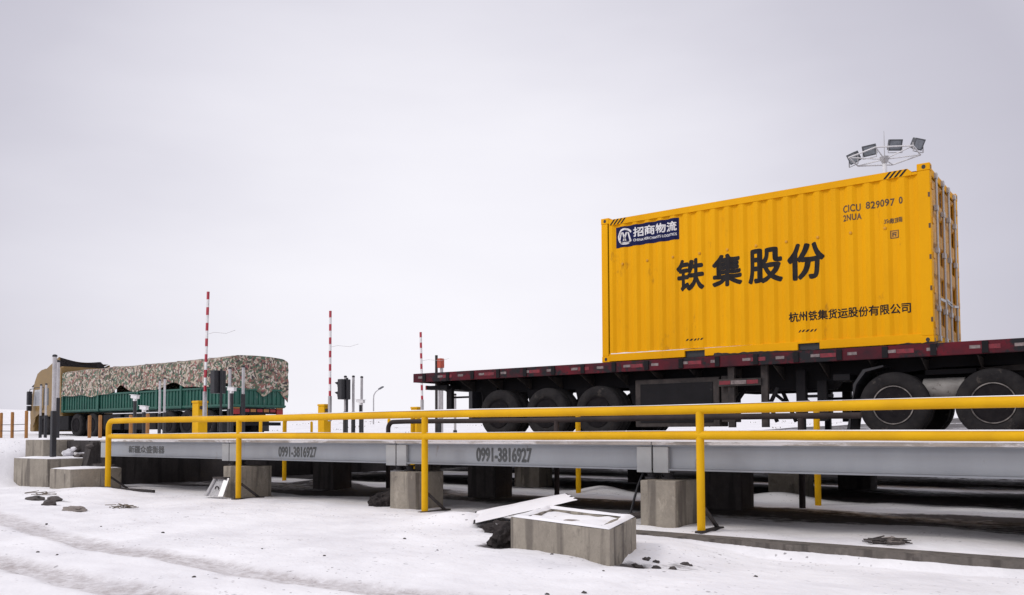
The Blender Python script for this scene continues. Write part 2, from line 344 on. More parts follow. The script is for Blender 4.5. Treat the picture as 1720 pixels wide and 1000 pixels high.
def text_bm(body, x0, x1, z0, z1, bold=0.0, space=1.0):
    """text as a flat bmesh in the x,z plane, fitted into the given rectangle"""
    cu = bpy.data.curves.new('lettering_curve', 'FONT'); cu.body = body; cu.size = 1.0; cu.space_character = space; cu.resolution_u = 4
    to = bpy.data.objects.new('lettering_curve', cu); COL.objects.link(to)
    dg = bpy.context.evaluated_depsgraph_get(); me = bpy.data.meshes.new_from_object(to.evaluated_get(dg))
    bpy.data.objects.remove(to); bpy.data.curves.remove(cu)
    bm = bmesh.new(); bm.from_mesh(me); bpy.data.meshes.remove(me); bs = bold*(z1-z0)
    if not bm.verts: return bm
    a0 = min(v.co.x for v in bm.verts); a1 = max(v.co.x for v in bm.verts); b0 = min(v.co.y for v in bm.verts); b1 = max(v.co.y for v in bm.verts)
    for v in bm.verts: v.co = Vector((x0+bs+(v.co.x-a0)/(a1-a0)*(x1-x0-2*bs), 0, z0+bs+(v.co.y-b0)/(b1-b0)*(z1-z0-2*bs)))
    if bold:
        src = bm.faces[:]; base = bm.verts[:]
        for q in range(8):
            a = math.pi*q/4; g_ = bmesh.ops.duplicate(bm, geom=src)['geom']
            for v in g_:
                if isinstance(v, bmesh.types.BMVert): v.co += Vector((bs*math.cos(a), -.00008*(q+1), bs*math.sin(a)))
    return bm

# ------------------------------------------------------------------ ground: one snowy sheet
RUTS = [[(-30, 8.6), (-18, 6.4), (-12.64, 5.31), (-10.19, 4.8), (-8.55, 4.55), (-7.25, 4.5), (-6.46, 4.46), (-5.94, 4.40), (-5.15, 4.45), (-4.31, 4.58), (-3.4, 4.8), (-2, 5.2)],
        [(-24, 5.2), (-14, 3.9), (-8.39, 3.55), (-7.49, 3.50), (-6.65, 3.43), (-5.91, 3.39), (-5.2, 3.42), (-4, 3.6)]]
def seg_d(px, py, a, b_):
    ax, ay = a; bx, by = b_; dx, dy = bx-ax, by-ay
    t_ = max(0, min(1, ((px-ax)*dx+(py-ay)*dy)/(dx*dx+dy*dy)))
    return math.hypot(px-ax-t_*dx, py-ay-t_*dy)
def sm(t_): t_ = max(0., min(1., t_)); return t_*t_*(3-2*t_)
def rutf(x, y):
    if y > 9 or y < 2.5 or x > -1.5: return 0
    d = 9
    for k, P in enumerate(RUTS):
        for a, b_ in zip(P, P[1:]): d = min(d, seg_d(x, y, a, b_))
    wv = .05*noise.noise(Vector((x*1.6, y*2.4, 0)))+.025*noise.noise(Vector((x*6, y*8, 3)))
    return sm((.25-d-wv)/.13)*(.82+.3*noise.noise(Vector((x*1.1, y*3, 6))))
def H(x, y):
    z = .035*noise.noise(Vector((x*.5, y*.7, 1.3)))+.015*noise.noise(Vector((x*1.7, y*2.1, 4.3)))
    if 2.5 < y < 9.4 and -24 < x < 3: z += .014*noise.noise(Vector((x*3.3, y*6.3, 2.2)))+.009*noise.noise(Vector((x*8, y*13, 8.2)))
    # raised yard / approach ramps
    e1 = max(sm((-18.55-x)/.35)*sm((y-9.55)/.3), sm((-19.9-x)/1.9)*sm((y-5.2)/4.0))
    e2 = sm((y-22.35)/.9)
    c_ = max(e1, e2)
    rr = math.hypot(x, y)
    if c_ > 0:
        hill = 1.0+.0225*max(0, rr-42)*(1+.25*noise.noise(Vector((x*.012, y*.012, 7.7))))+.05*noise.noise(Vector((x*.25, y*.25, 2)))*min(1, max(0, (rr-25)/15))
        hill += min(3.0, max(0, (rr-60)/90))*.5*noise.noise(Vector((x*.035, y*.035, 9)))
        z = z*(1-c_)+c_*hill
    elif y < 8.46 and x > -4.4:               # lower strip in front of the kerb
        z -= .115*sm((x+4.3)/1.3)*sm((8.48-y)/.05)*sm((y-6.0)/1.9)
    # drifts: against the left blocks, beside the slab, hollow by the chamber
    z += .10*math.exp(-(((x+16.4)/1.1)**2+((y-8.5)/.45)**2))
    z += .13*math.exp(-(((x+7.05)/.55)**2+((y-8.35)/.45)**2))+.06*math.exp(-(((x+3.75)/.4)**2+((y-7.75)/.3)**2))
    z += .12*math.exp(-(((x+8.3)/.45)**2+((y-13.9)/.5)**2))+.14*math.exp(-(((x+14.2)/1.0)**2+((y-12.6)/.4)**2))+.13*math.exp(-(((x+4.9)/.6)**2+((y-14.0)/.5)**2))
    z -= .04*math.exp(-(((x+5.30)/.24)**2+((y-6.93)/.24)**2))+.05*math.exp(-(((x+3.72)/.20)**2+((y-6.85)/.28)**2))
    z -= .04*rutf(x, y)
    return z
def soil_shade(x, y):
    s_ = 0.
    if -18.4 < x < 5:
        wob = .35*noise.noise(Vector((x*.6, 3.3, 0)))
        s_ = max(s_, sm((y-10.5-wob)/.3)*sm((13.0+wob-y)/.5))  # bare earth under the near deck, spread to paint its shade darker
        s_ = max(s_, sm((y-13.9-wob)/.5)*sm((18.2+wob-y)/.5), sm((y-18.6-wob)/.5), .30)  # bare earth under farther decks and in the gap, also painted as shade
        s_ *= .80+.42*noise.noise(Vector((x*.45, y*.8, 5)))
    s_ = max(s_, 1.1*math.exp(-(((x+5.28)/.30)**2+((y-6.93)/.30)**2)), 1.0*math.exp(-(((x+3.74)/.20)**2+((y-6.80)/.34)**2)))
    s_ = max(s_, .9*math.exp(-(((x+9.75)/.35)**2+((y-9.75)/.25)**2)), .62*math.exp(-(((x+15.0)/1.3)**2+((y-7.15)/.35)**2)), .60*math.exp(-(((x+3.45)/.45)**2+((y-7.1)/.5)**2)), .60*math.exp(-(((x+12.6)/.5)**2+((y-7.0)/.16)**2)), .55*math.exp(-(((x+17.0)/1.2)**2+((y-8.35)/.12)**2)))
    if y < 9.3: s_ = max(s_, .30+.16*noise.noise(Vector((x*.5, y*.8, 11))))
    rr = math.hypot(x, y)
    if rr > 30 and (y > 21 or x < -21): s_ = max(s_, .34*sm((rr-30)/20)+.22*noise.noise(Vector((x*.05, y*.05, 1))))
    if x < -20.5 and y < 9.6: s_ = max(s_, .28)
    return max(0, s_)
def axis(segs):
    v = []
    for a, b_, st in segs:
        n_ = max(1, round((b_-a)/st)); v += [a+(b_-a)*i/n_ for i in range(n_)]
    v.append(segs[-1][1]); return v
gx = axis([(-1500, -400, 110), (-400, -120, 20), (-120, -45, 3), (-45, -21.2, .5), (-21.2, -18, .12), (-18, -9, .11), (-9, 0, .065), (0, 6, .3), (6, 40, 3), (40, 150, 22), (150, 1500, 150)])
gy = axis([(-60, -6, 9), (-6, 2.6, .6), (2.6, 9, .065), (9, 14.5, .13), (14.5, 24, .3), (24, 60, 1.2), (60, 130, 4), (130, 400, 22), (400, 1700, 130)])
bm = bmesh.new(); V = [[bm.verts.new((x, y, H(x, y))) for y in gy] for x in gx]
for i in range(len(gx)-1):
    for j in range(len(gy)-1): bm.faces.new((V[i][j], V[i+1][j], V[i+1][j+1], V[i][j+1]))
me = bpy.data.meshes.new('ground'); bm.to_mesh(me); bm.free()
a1 = me.attributes.new('soil_shade', 'FLOAT', 'POINT'); a2 = me.attributes.new('track', 'FLOAT', 'POINT')
i = 0
sv = []; tv = []
for x in gx:
    for y in gy: sv.append(soil_shade(x, y)); tv.append(rutf(x, y))
a1.data.foreach_set('value', sv); a2.data.foreach_set('value', tv)
for p in me.polygons: p.use_smooth = True
me.materials.append(M['ground']); go = bpy.data.objects.new('ground', me); COL.objects.link(go); go['kind'] = 'structure'

# ------------------------------------------------------------------ weighbridges
JX = [-17.95, -13.45, -9.26, -4.92, -.62, 3.7]           # module joints along the bridge
def weighbridge(y0, y1, label, text):
    root = thing('weighbridge', ((JX[0]+JX[-1])/2, (y0+y1)/2, .65), label, 'weighbridge')
    zb, zt = .66, .965
    for k, (a, b_) in enumerate(zip(JX, JX[1:])):
        a += .012; b_ -= .012
        for side, yy in ((0, y0), (1, y1)):
            s_ = 1 if side == 0 else -1
            mb = MB()
            mb.box(a, b_, *sorted((yy+s_*.055, yy+s_*.07)), zb+.022, zt-.02)         # web, set back under the flanges
            mb.box(a, b_, *sorted((yy+s_*.012, yy+s_*.16)), zb, zb+.02)
            mb.box(a, b_, *sorted((yy+s_*.012, yy+s_*.16)), zt-.018, zt)
            gd = mb.build('girder', 'girder_grey', root)
            e = MB(); e.box(a, a+.2, *sorted((yy, yy+s_*.05)), zb-.03, zt-.022, .004)
            e.build('end_plate', 'end_plate_grey', gd)
            e = MB(); e.box(b_-.2, b_, *sorted((yy, yy+s_*.05)), zb-.03, zt-.022, .004)
            e.build('end_plate', 'end_plate_grey', gd)
            if side == 0 and text and k in text:
                body, x0, x1, z0, z1, bold = text[k]
                bmt = text_bm(body, x0, x1, z0, z1, bold)
                for v in bmt.verts: v.co.y += yy+.052
                mt = MB(); mt.bm.free(); mt.bm = bmt; mt.build('lettering', 'girder_ink', gd)
            for lx in ((a+.1, b_-.1) if k < 4 else (a+.1,)):
                lc = MB(); lc.lathe([(.09, .546), (.09, .57), (.055, .575), (.055, .61), (.08, .615), (.08, .632)], (lx+.02, yy+s_*.17, 0), 'z', 14)
                lc.build('load_cell', 'bearing', root, True)
        for q in range(5):
            xx = a+.35+(b_-a-.7)*q/4
            MB().box(xx-.05, xx+.05, y0+.17, y1-.17, .70, .946).build('cross_beam', 'dark_steel', root)
        d = MB(); d.box(a-.004, b_+.004, y0-.02, y1+.02, zt+.001, zt+.040, .006)
        d.build('deck_plate', 'deck_steel', root)
    # snow lying in wind-blown strips along the near edge of the deck
    sn = MB()
    sn.grid(lambda u, v: (JX[0]+u*(JX[-1]-JX[0]), y0+.0+v*(.20+.14*noise.noise(Vector((u*30, y0, 0)))), zt+.043+.022*math.sin(math.pi*v)*(.55+.6*noise.noise(Vector((u*55, v*2, y0))))), 320, 5)
    sn.build('snow_strip', 'snow', root, True)
    return root
weighbridge(9.50, 12.47, 'long pale grey weighbridge deck with stencilled phone numbers, in front of the trailer',
            {0: ('新疆众盛衡器', -16.93, -15.62, .735, .885, .03), 1: ('0991-3816927', -12.12, -11.13, .72, .90, .045), 2: ('0991-3816927', -7.73, -6.76, .715, .915, .045)})
weighbridge(13.50, 17.75, 'second weighbridge deck carrying the flatbed trailer with the container', None)
weighbridge(18.4, 22.3, 'third and farthest weighbridge deck, added to darken the ground beyond the trailer lane', None)  # third-lane deck added to keep light from under the other decks

# concrete piers under the joints
def pier(cx, cy, wx, wy, zt, m, label, zb=-.25):
    o = MB(); o.box(cx-wx/2, cx+wx/2, cy-wy/2, cy+wy/2, zb, zt, .012)
    for v in o.bm.verts: v.co.x += .012*noise.noise(v.co*2.3); v.co.y += .012*noise.noise(v.co*2.3+Vector((5, 0, 0)))
    return tag(o.build('concrete_pier', m), label, 'pier', 'concrete piers under the weighbridges')
pier(-4.76, 9.62, .46, .62, .545, 'concrete', 'stained concrete pier under the grey girder beside the rightmost yellow post')
pier(-8.95, 9.64, .52, .62, .545, 'concrete', 'weathered concrete pier with vertical stains, beside the yellow post left of the tilted slab')
pier(-13.12, 9.66, .52, .66, .545, 'concrete', 'pale concrete pier behind the leaning white bracket')
pier(-.60, 9.62, .5, .62, .545, 'concrete', 'concrete pier under the near girder at the far right edge')
pier(-5.0, 12.0, .62, .5, .545, 'shade_toned_concrete', 'wide dark pier under the far girder, right of the rightmost yellow post')
pier(-9.4, 12.0, .62, .5, .545, 'shade_toned_concrete', 'wide dark pier under the stencilled phone number, behind the tilted slab')
pier(-13.5, 12.0, .62, .5, .545, 'shade_toned_concrete', 'wide dark pier under the far girder, left of the snow mound')
pier(-.70, 12.0, .62, .5, .545, 'shade_toned_concrete', 'dark pier under the far girder near the right edge')
for X_, lb in ((-5.0, 'concrete pier of the second weighbridge seen behind the dark pier near the right'), (-10.4, 'concrete pier of the second weighbridge beside a yellow post, seen over the tilted slab'),
               (-13.5, 'concrete pier of the second weighbridge under the trailer tail'), (-.7, 'concrete pier of the second weighbridge under the tractor wheels')):
    pier(X_, 14.75, .62, .5, .545, 'concrete', lb)
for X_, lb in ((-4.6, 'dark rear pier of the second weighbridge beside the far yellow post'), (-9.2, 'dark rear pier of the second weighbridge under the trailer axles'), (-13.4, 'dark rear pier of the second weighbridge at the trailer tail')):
    pier(X_, 17.4, .6, .5, .545, 'shade_toned_concrete', lb)

# ------------------------------------------------------------------ guard rails
def elbow(p, d0, d1, r, n=6):
    """quarter bend from direction d0 to d1 through corner p"""
    p, d0, d1 = Vector(p), Vector(d0), Vector(d1); c_ = p-d0*r+d1*r; out_ = []
    for i in range(n+1):
        a = math.pi/2*i/n; out_.append(c_+(-d1*math.cos(a)+d0*math.sin(a))*r)
    return out_
def guard_rail(y, xs, x_end, zt, zm, m, label, r=.055, rp=.047, brace=True, snow=True, zf=0.0):
    root = thing('guard_rail', (xs[0], y, zf), label, 'guard rail', 'pipe guard rails along the weighbridges')
    x0 = xs[0]
    pts = [(x0, y, zf-.1), (x0, y, zt-.35)]+elbow((x0, y, zt), (0, 0, 1), (1, 0, 0), .14)+[(x_end, y, zt)]
    MB().tube(pts[:-1]+[(x, y+.006*math.sin(x*1.3), zt+.006*math.sin(x*.9+y)) for x in [x0+.5+(x_end-x0-.5)*q/40 for q in range(41)]], r, 14).build('top_rail', m, root, True)
    MB().tube([(x, y+.005*math.sin(x*1.1+1), zm+.006*math.sin(x*.8+y+2)) for x in [x0+.03+(x_end-x0-.03)*q/40 for q in range(41)]], r*.93, 14).build('mid_rail', m, root, True)
    for x in xs[1:]:
        p = MB().tube([(x, y, zf-.1), (x, y, zt-r*.5)], rp, 14).build('post', m, root, True)
    for x in xs:
        if brace:
            b_ = MB().obox((x+.02, y+.04, zf+.26), (x+.02, y+.42, zf+.0), .035, .035); b_.box(x-.02, x+.06, y-.13, y+.50, zf-.03, zf+.015)
            b_.build('brace', 'dusty_steel', root)
    if snow:
        sn = MB()
        for z, rr in ((zt, r), (zm, r*.93)):
            def fn(u, v):
                x = x0+.2+u*(x_end-x0-.2); wv = max(.05, .55+.75*noise.noise(Vector((x*.55, z*9, 1))))
                a = (v-.5)*1.1*min(1, wv); zz = z+(.006*math.sin(x*.9+y) if z == zt else .006*math.sin(x*.8+y+2)); return (x, y-.004+math.sin(a)*(rr+.002), zz+math.cos(a)*(rr+.002)+.007*wv*math.cos((v-.5)*math.pi))
            sn.grid(fn, 200, 4)
        sn.build('snow_cap', 'snow', root, True)
    return root
guard_rail(9.13, [-22.15*.765, -12.65, -8.33, -4.12, .2], 6.0, 1.385, 1.08, 'yellow_paint', 'nearest yellow pipe guard rail with four posts along the lettered girder')
guard_rail(12.55, [-12.45, -8.35, -4.09], -3.25, 1.345, .93, 'brown_rail', 'dark brown pipe rail between the two weighbridges', brace=False, snow=False, r=.046, rp=.045)
guard_rail(13.38, [-16.75, -12.55, -8.43, -4.12, .2], 6.0, 1.505, 1.06, 'yellow_paint', 'farther yellow pipe guard rail just in front of the trailer wheels', brace=False, snow=False, r=.05)

# ------------------------------------------------------------------ concrete kerb, chamber, blocks, slab
kb = MB(); n_ = 60
kb.grid(lambda u, v: [(-4.75+u*11, 8.46, -.25), (-4.75+u*11, 8.455, .015+.012*noise.noise(Vector((u*30, 0, 0)))), (-4.75+u*11, 8.72, .02), (-4.75+u*11, 8.73, -.25)][round(v*3)], n_, 3)
tag(kb.build('concrete_kerb', 'kerb_concrete'), 'low dark concrete kerb under the yellow rail at lower right', 'kerb')

ch = thing('concrete_chamber', (-4.6, 7.2, 0), 'open square concrete chamber with snowy rim in the foreground', 'concrete chamber')
A_, B_, C_, D_ = Vector((-5.09, 6.83, 0)), Vector((-3.72, 6.40, 0)), Vector((-4.08, 7.52, 0)), Vector((-5.42, 7.93, 0))
cen = (A_+B_+C_+D_)/4
def inset(k): return [P+(cen-P)*k for P in (A_, B_, C_, D_)]
o_, i_ = inset(0), inset(.26)
wb = MB()
def ringf(mb, lo, li, z0, z1):
    bmv = mb.bm; n4 = 12
    def edge(P, Q): return [P+(Q-P)*k/n4 for k in range(n4)]
    def loop(L): return [q for a, b_ in zip(L, L[1:]+L[:1]) for q in edge(a, b_)]
    Lo, Li = loop(lo), loop(li); n_ = len(Lo)
    jit = lambda P, z, s_: (P.x+.008*noise.noise(P*3), P.y+.008*noise.noise(P*3+Vector((4, 0, 0))), z+s_*noise.noise(P*2.2))
    r0 = [bmv.verts.new(jit(P, z0, 0)) for P in Lo]; r1 = [bmv.verts.new(jit(P, z1, .012)) for P in Lo]
    r2_ = [bmv.verts.new(jit(P, z1, .012)) for P in Li]; r3 = [bmv.verts.new(jit(P, z0, 0)) for P in Li]
    for X1, X2 in ((r0, r1), (r1, r2_), (r2_, r3)):
        for k in range(n_): bmv.faces.new((X1[k], X1[(k+1) % n_], X2[(k+1) % n_], X2[k]))
ringf(wb, o_, i_, -.30, .295)
bmesh.ops.bevel(wb.bm, geom=[e for e in wb.bm.edges if len(e.link_faces) == 2 and e.calc_face_angle(0) > 1], offset=.015, segments=2, affect='EDGES')
wb.build('wall', 'concrete', ch)
sn = MB(); o2, i2 = inset(.02), inset(.24)
def loop2(L, n4=12): return [a+(b_-a)*k/n4 for a, b_ in zip(L, L[1:]+L[:1]) for k in range(n4)]
Lo, Li = loop2(o2), loop2(i2); rings = []
for q in range(6):
    f = q/5; rings.append([sn.bm.verts.new((P+(Q-P)*f*(.86+.34*noise.noise(P*2.4)))+Vector((0, 0, .298+.035*math.sin(math.pi*f)*(.7+.5*noise.noise(P*3))))) for P, Q in zip(Lo, Li)])
for X1, X2 in zip(rings, rings[1:]):
    for k in range(len(X1)): sn.bm.faces.new((X1[k], X1[(k+1) % len(X1)], X2[(k+1) % len(X1)], X2[k]))
sn.build('snow_cap', 'snow', ch, True)
fl = MB(); L = inset(.27)
fl.grid(lambda u, v: (lambda P: (P.x, P.y, .262+.012*noise.noise(P*5)))((L[0]*(1-u)+L[1]*u)*(1-v)+(L[3]*(1-u)+L[2]*u)*v), 12, 12)
fl.build('silt_fill', 'pale_stone', ch, True)
f2 = MB(); f2.grid(lambda u, v: (lambda P: (P.x, P.y, .279+.035*noise.noise(P*2.7+Vector((3, 1, 0)))+.008*noise.noise(P*7)))((L[0]*(1-u)+L[1]*u)*(1-v)+(L[3]*(1-u)+L[2]*u)*v), 24, 24); f2.build('snow_fill', 'snow', ch, True)

sl = thing('tilted_slab', (-6.2, 8.4, .05), 'thin slab under snow tilted against the concrete chamber', 'slab')
P1, P2, P3, P4 = Vector((-6.45, 7.91, .05)), Vector((-5.42, 8.62, .33)), Vector((-5.86, 9.02, .37)), Vector((-7.1, 8.75, .10))
def quad(u, v, dz=0): P = (P1*(1-u)+P2*u)*(1-v)+(P4*(1-u)+P3*u)*v; return Vector((P.x, P.y, P.z+dz))
s1_ = MB(); s1_.grid(lambda u, v: quad(u, v, 0), 6, 4); bmesh.ops.solidify(s1_.bm, geom=s1_.bm.faces[:], thickness=.045); s1_.build('board', 'shade_toned_concrete', sl)
s2_ = MB(); s2_.grid(lambda u, v: quad(.015+u*.97+.03*noise.noise(Vector((v*7, u*2, 5))), .02+v*.96+.035*noise.noise(Vector((u*9, v*2, 2))), .004+.026*math.sin(math.pi*u)**.4*math.sin(math.pi*v)**.4*(.8+.5*noise.noise(Vector((u*4, v*4, 0))))), 24, 16); s2_.build('snow_cap', 'snow', sl, True)
tag(MB().blob((-5.95, 7.85, .03), .28, .11, .085, 5, 4).build('frozen_clod', 'earth', None, True), 'dark frozen clod of earth under the lower edge of the tilted slab', 'clod')

def conc_block(x0, x1, y0, y1, z0, z1, label, m='concrete'):
    root = thing('concrete_block', ((x0+x1)/2, (y0+y1)/2, z0), label, 'concrete block', 'cast concrete blocks at the end of the weighbridge')
    b_ = MB().box(x0, x1, y0, y1, z0, z1, .015)
    b_.build('block', m, root)
    s_ = MB().grid(lambda u, v: (x0+.015+u*(x1-x0-.03)+.03*noise.noise(Vector((v*5, u, x0)))*(1 if .05 < u < .95 else 0), y0+.01+v*(y1-y0-.02), z1+.002+.045*(max(0, math.sin(math.pi*u))**.35)*(max(0, math.sin(math.pi*v))**.35)*(.7+.7*noise.noise(Vector((u*3+x0, v*3, 0))))), 24, 16)
    s_.build('snow_cap', 'snow', root, True)
    return root
conc_block(-18.15, -17.3, 8.55, 9.62, -.2, .42, 'foremost low concrete block with snow on top beside the first yellow post')
conc_block(-20.3, -18.72, 8.78, 9.70, -.2, .60, 'middle concrete block stepped above the foremost one at far left')
conc_block(-20.75, -19.9, 9.22, 9.98, -.2, 1.0, 'topmost squat concrete block behind the tall sensor post at far left')
ab = MB(); ab.box(-18.9, -18.25, 9.75, 22.6, -.2, .985, .015)
ab.prism([(-19.9, .3), (-18.9, .3), (-18.9, .985), (-19.9, .985)], 'y', 9.75, 10.1)
ab.prism([(9.35, -.1), (9.75, -.1), (9.75, .95), (9.62, .95)], 'x', -18.75, -18.5)
tag(ab.build('abutment_wall', 'shade_toned_concrete'), 'concrete abutment wall at the left end of the weighbridges', 'abutment')
# rubble heaped on the steps
for k in range(9):
    x, y, z = -19.1+random.uniform(-.5, .7), 9.75+random.uniform(-.25, .15), .62+random.uniform(0, .28)
    sx = random.uniform(.07, .18)
    tag(MB().blob((x, y, z), sx, sx*.8, sx*.55, k+20, 2).build('rubble_lump', 'stone' if k % 3 else 'snow', None, True), 'lump of rubble and snow heaped on the concrete steps at far left', 'rubble', 'rubble lumps on the concrete steps')

# ------------------------------------------------------------------ white bracket leaning on the pier
wbk = thing('metal_bracket', (-13.1, 9.2, 0), 'white metal bracket with a round hole leaning on a concrete pier', 'bracket')
p_ = MB(); p_.grid(lambda u, v: (-13.42+.44*u+(.05*(1-2*u))*v, 9.02+.16*v, .03+.30*v), 1, 1); bmesh.ops.solidify(p_.bm, geom=p_.bm.faces[:], thickness=.012); p_.build('plate', 'white_paint', wbk)
for sx in (0, 1):
    MB().obox((-13.42+.44*sx, 9.01, .03), (-13.37+.34*sx, 9.17, .34), .10, .025).build('side_rib', 'galv', wbk)
MB().obox((-13.38, 9.17, .345), (-13.02, 9.17, .345), .11, .03).build('top_rib', 'dusty_steel', wbk)
MB().lathe([(.045, -.002), (.06, -.006), (.06, -.016), (.045, -.016)], (-13.20, 9.095, .15), 'y', 20, True).build('hole_rim', 'dusty_steel', wbk, True)

# ------------------------------------------------------------------ container
CX0, CX1, CY0, CY1, CZ0, CZ1 = -8.776, -2.717, 14.85, 17.288, 2.512, 5.406
ct = thing('shipping_container', ((CX0+CX1)/2, (CY0+CY1)/2, CZ0), 'yellow corrugated shipping container with black Chinese lettering on the flatbed', 'container')
PITCH = (CX1-CX0-.36)/21; XA = CX0+.175
PR = [(0, 0.), (.26, 0.), (.5, .036), (.76, .036), (1.0, 0.)]          # trapezoid rib, depth 36 mm
def yoff(x):
    f = ((x-XA)/PITCH) % 1.0
    for (a, da), (b_, db) in zip(PR, PR[1:]):
        if a <= f <= b_: return da+(db-da)*(f-a)/(b_-a)
    return 0.
BRK = [XA+(k+f)*PITCH for k in range(-1, 23) for f, _ in PR[:-1]]
YS = CY0+.012
def side(yb, sgn, name):
    mb = MB(); xs = [x for x in BRK if XA <= x <= CX1-.165]+[CX1-.165]
    A1 = [mb.bm.verts.new((x, yb+sgn*yoff(x), CZ0+.15)) for x in xs]; B1 = [mb.bm.verts.new((x, yb+sgn*yoff(x), CZ1-.16)) for x in xs]
    for k in range(len(xs)-1): mb.bm.faces.new((A1[k], A1[k+1], B1[k+1], B1[k]))
    return mb.build(name, 'container_yellow', ct)
wall1 = side(YS, 1, 'side_panel'); side(CY1-.012, -1, 'side_panel')
for yy in ((CY0+.004, CY0+.10), (CY1-.10, CY1-.004)):
    tr = MB(); tr.prism([(CX0+.18, CZ1-.16), (CX1-.27, CZ1-.16), (CX1-.27, CZ1-.10), (CX1-.33, CZ1-.045), (CX0+.18, CZ1-.045)], 'y', *yy); tr.box(CX1-.268, CX1-.188, *yy, CZ1-.16, CZ1-.118); tr.build('top_rail', 'container_yellow', ct)
# bottom rail with two fork pockets
FP = [(-6.99, -6.59), (-4.87, -4.50)]
for side_, (ya, yb) in enumerate(((CY0+.003, CY0+.09), (CY1-.09, CY1-.003))):
    br = MB()
    xs = [CX0+.16]+[v for p in FP for v in p]+[CX1-.17]
    for k in range(0, len(xs), 2): br.box(xs[k], xs[k+1], ya, yb, CZ0+.012, CZ0+.16, .006)
    for p in FP: br.box(p[0], p[1], ya, yb, CZ0+.125, CZ0+.16)
    br.build('bottom_rail', 'container_yellow', ct)
for p in FP: MB().box(p[0]+.004, p[1]-.004, CY0+.05, CY1-.05, CZ0+.005, CZ0+.122).build('fork_pocket', 'black', ct)
MB().box(CX0+.16, CX1-.17, CY0+.1, CY1-.1, CZ0+.126, CZ0+.158).build('floor', 'dusty_steel', ct)
MB().grid(lambda u, v: (CX0+.1+u*(CX1-CX0-.2), CY0+.06+v*(CY1-CY0-.12), CZ1-.09+.0*u), 2, 2).build('roof', 'container_yellow', ct)
for (x0, x1) in ((CX0, CX0+.15), (CX1-.19, CX1)):
    for (y0, y1) in ((CY0+.002, CY0+.15), (CY1-.15, CY1-.002)):
        MB().box(x0+.002, x1-.002, y0, y1, CZ0+.118, CZ1-.118, .012).build('corner_post', 'container_yellow', ct)
        for z in (CZ0, CZ1-.118):
            ca = MB(); ca.box(x0-.002, x0+.178 if x0 < -5 else x1+.002, y0-.004, y1+.004, z, z+.118, .008)
            if x0 > -5: pass
            cst = ca.build('corner_casting', 'container_yellow', ct)
            ho = MB(); xc = (x0+.089) if x0 < -5 else (x1-.089)
            ho.lathe([(.001, -.002), (.030, -.002), (.030, .004), (.001, .004)], (xc, y0-.005 if y0 < 16 else y1+.003, z+.058), 'y', 16)
            for v in ho.bm.verts: v.co.z = (v.co.z-(z+.058))*1.15+z+.058
            ho.build('twistlock_hole', 'black', cst)
            if x0 > -5:
                ho = MB(); ho.lathe([(.001, 0), (.03, 0), (.03, .004), (.001, .004)], (x1+.001, (y0+y1)/2, z+.058), 'x', 16); ho.build('twistlock_hole', 'black', cst)
# closed end panel (left) and header / sill
MB().box(CX0+.03, CX0+.06, CY0+.15, CY1-.15, CZ0+.16, CZ1-.10).build('end_panel', 'container_yellow', ct)
for x0, x1 in ((CX0+.01, CX0+.12), (CX1-.12, CX1-.01)):
    MB().box(x0, x1, CY0+.152, CY1-.152, CZ1-.17, CZ1-.05, .008).build('header', 'container_yellow', ct)
    MB().box(x0, x1, CY0+.152, CY1-.152, CZ0+.015, CZ0+.15, .008).build('sill', 'container_yellow', ct)
# doors
for k in range(2):
    ya = CY0+.165+k*1.06; yb = ya+1.045
    dm = MB(); nz_ = 11
    zs = [CZ0+.17]; h_ = (CZ1-.19-CZ0-.17)/5
    prof = []
    for q in range(5):
        z = CZ0+.17+q*h_; prof += [(z, 0), (z+.34*h_, 0), (z+.44*h_, -.036), (z+.86*h_, -.036), (z+.96*h_, 0)]
    prof.append((CZ1-.19, 0))
    A1 = [dm.bm.verts.new((CX1-.035+d_, ya, z)) for z, d_ in prof]; B1 = [dm.bm.verts.new((CX1-.035+d_, yb, z)) for z, d_ in prof]
    for q in range(len(prof)-1): dm.bm.faces.new((A1[q], A1[q+1], B1[q+1], B1[q]))
    door = dm.build('door', 'door_yellow', ct)
    fr = MB(); fr.box(CX1-.05, CX1-.022, ya-.002, ya+.06, CZ0+.16, CZ1-.18); fr.box(CX1-.05, CX1-.022, yb-.06, yb+.002, CZ0+.16, CZ1-.18); fr.build('door_frame', 'door_yellow', door)
    for q in (.26, .80):
        yq = ya+(yb-ya)*q
        lb = MB().tube([(CX1+.012, yq, CZ0+.06), (CX1+.012, yq, CZ1-.07)], .019, 10); lb.build('locking_bar', 'galv', door, True)
        for z in (CZ0+.06, CZ0+.55, CZ0+1.5, CZ0+2.2, CZ1-.17): MB().box(CX1-.022, CX1+.034, yq-.05, yq+.05, z, z+.09, .005).build('bar_keeper', 'galv', door)
        hd = MB().obox((CX1+.03, yq, CZ0+.72+q*.1), (CX1+.03, yq+(.42 if k == 0 else -.42), CZ0+.76), .018, .04); hd.build('handle', 'galv', door)
    for q in range(5):
        yh = CY0+.15 if k == 0 else CY1-.15
        z = CZ0+.25+q*.56
        MB().box(CX1-.03, CX1+.014, yh-.06, yh+.06, z, z+.10, .006).build('hinge', 'door_yellow', door)
# dark hinge slots on the corner post, seen from the side
for q in range(5):
    z = CZ0+.34+q*.50
    MB().box(CX1-.035, CX1-.006, CY0-.002, CY0+.02, z, z+.075).build('hinge_slot', 'ink_brown', ct)
# lashing loops half way up
for k in range(1, 21, 2):
    x = XA+(k+.13)*PITCH
    MB().lathe([(.004, -.016), (.022, -.013), (.026, 0), (.022, .01)], (x, YS-.002, CZ0+1.93), 'y', 10).build('lashing_ring', 'door_yellow', ct, True)

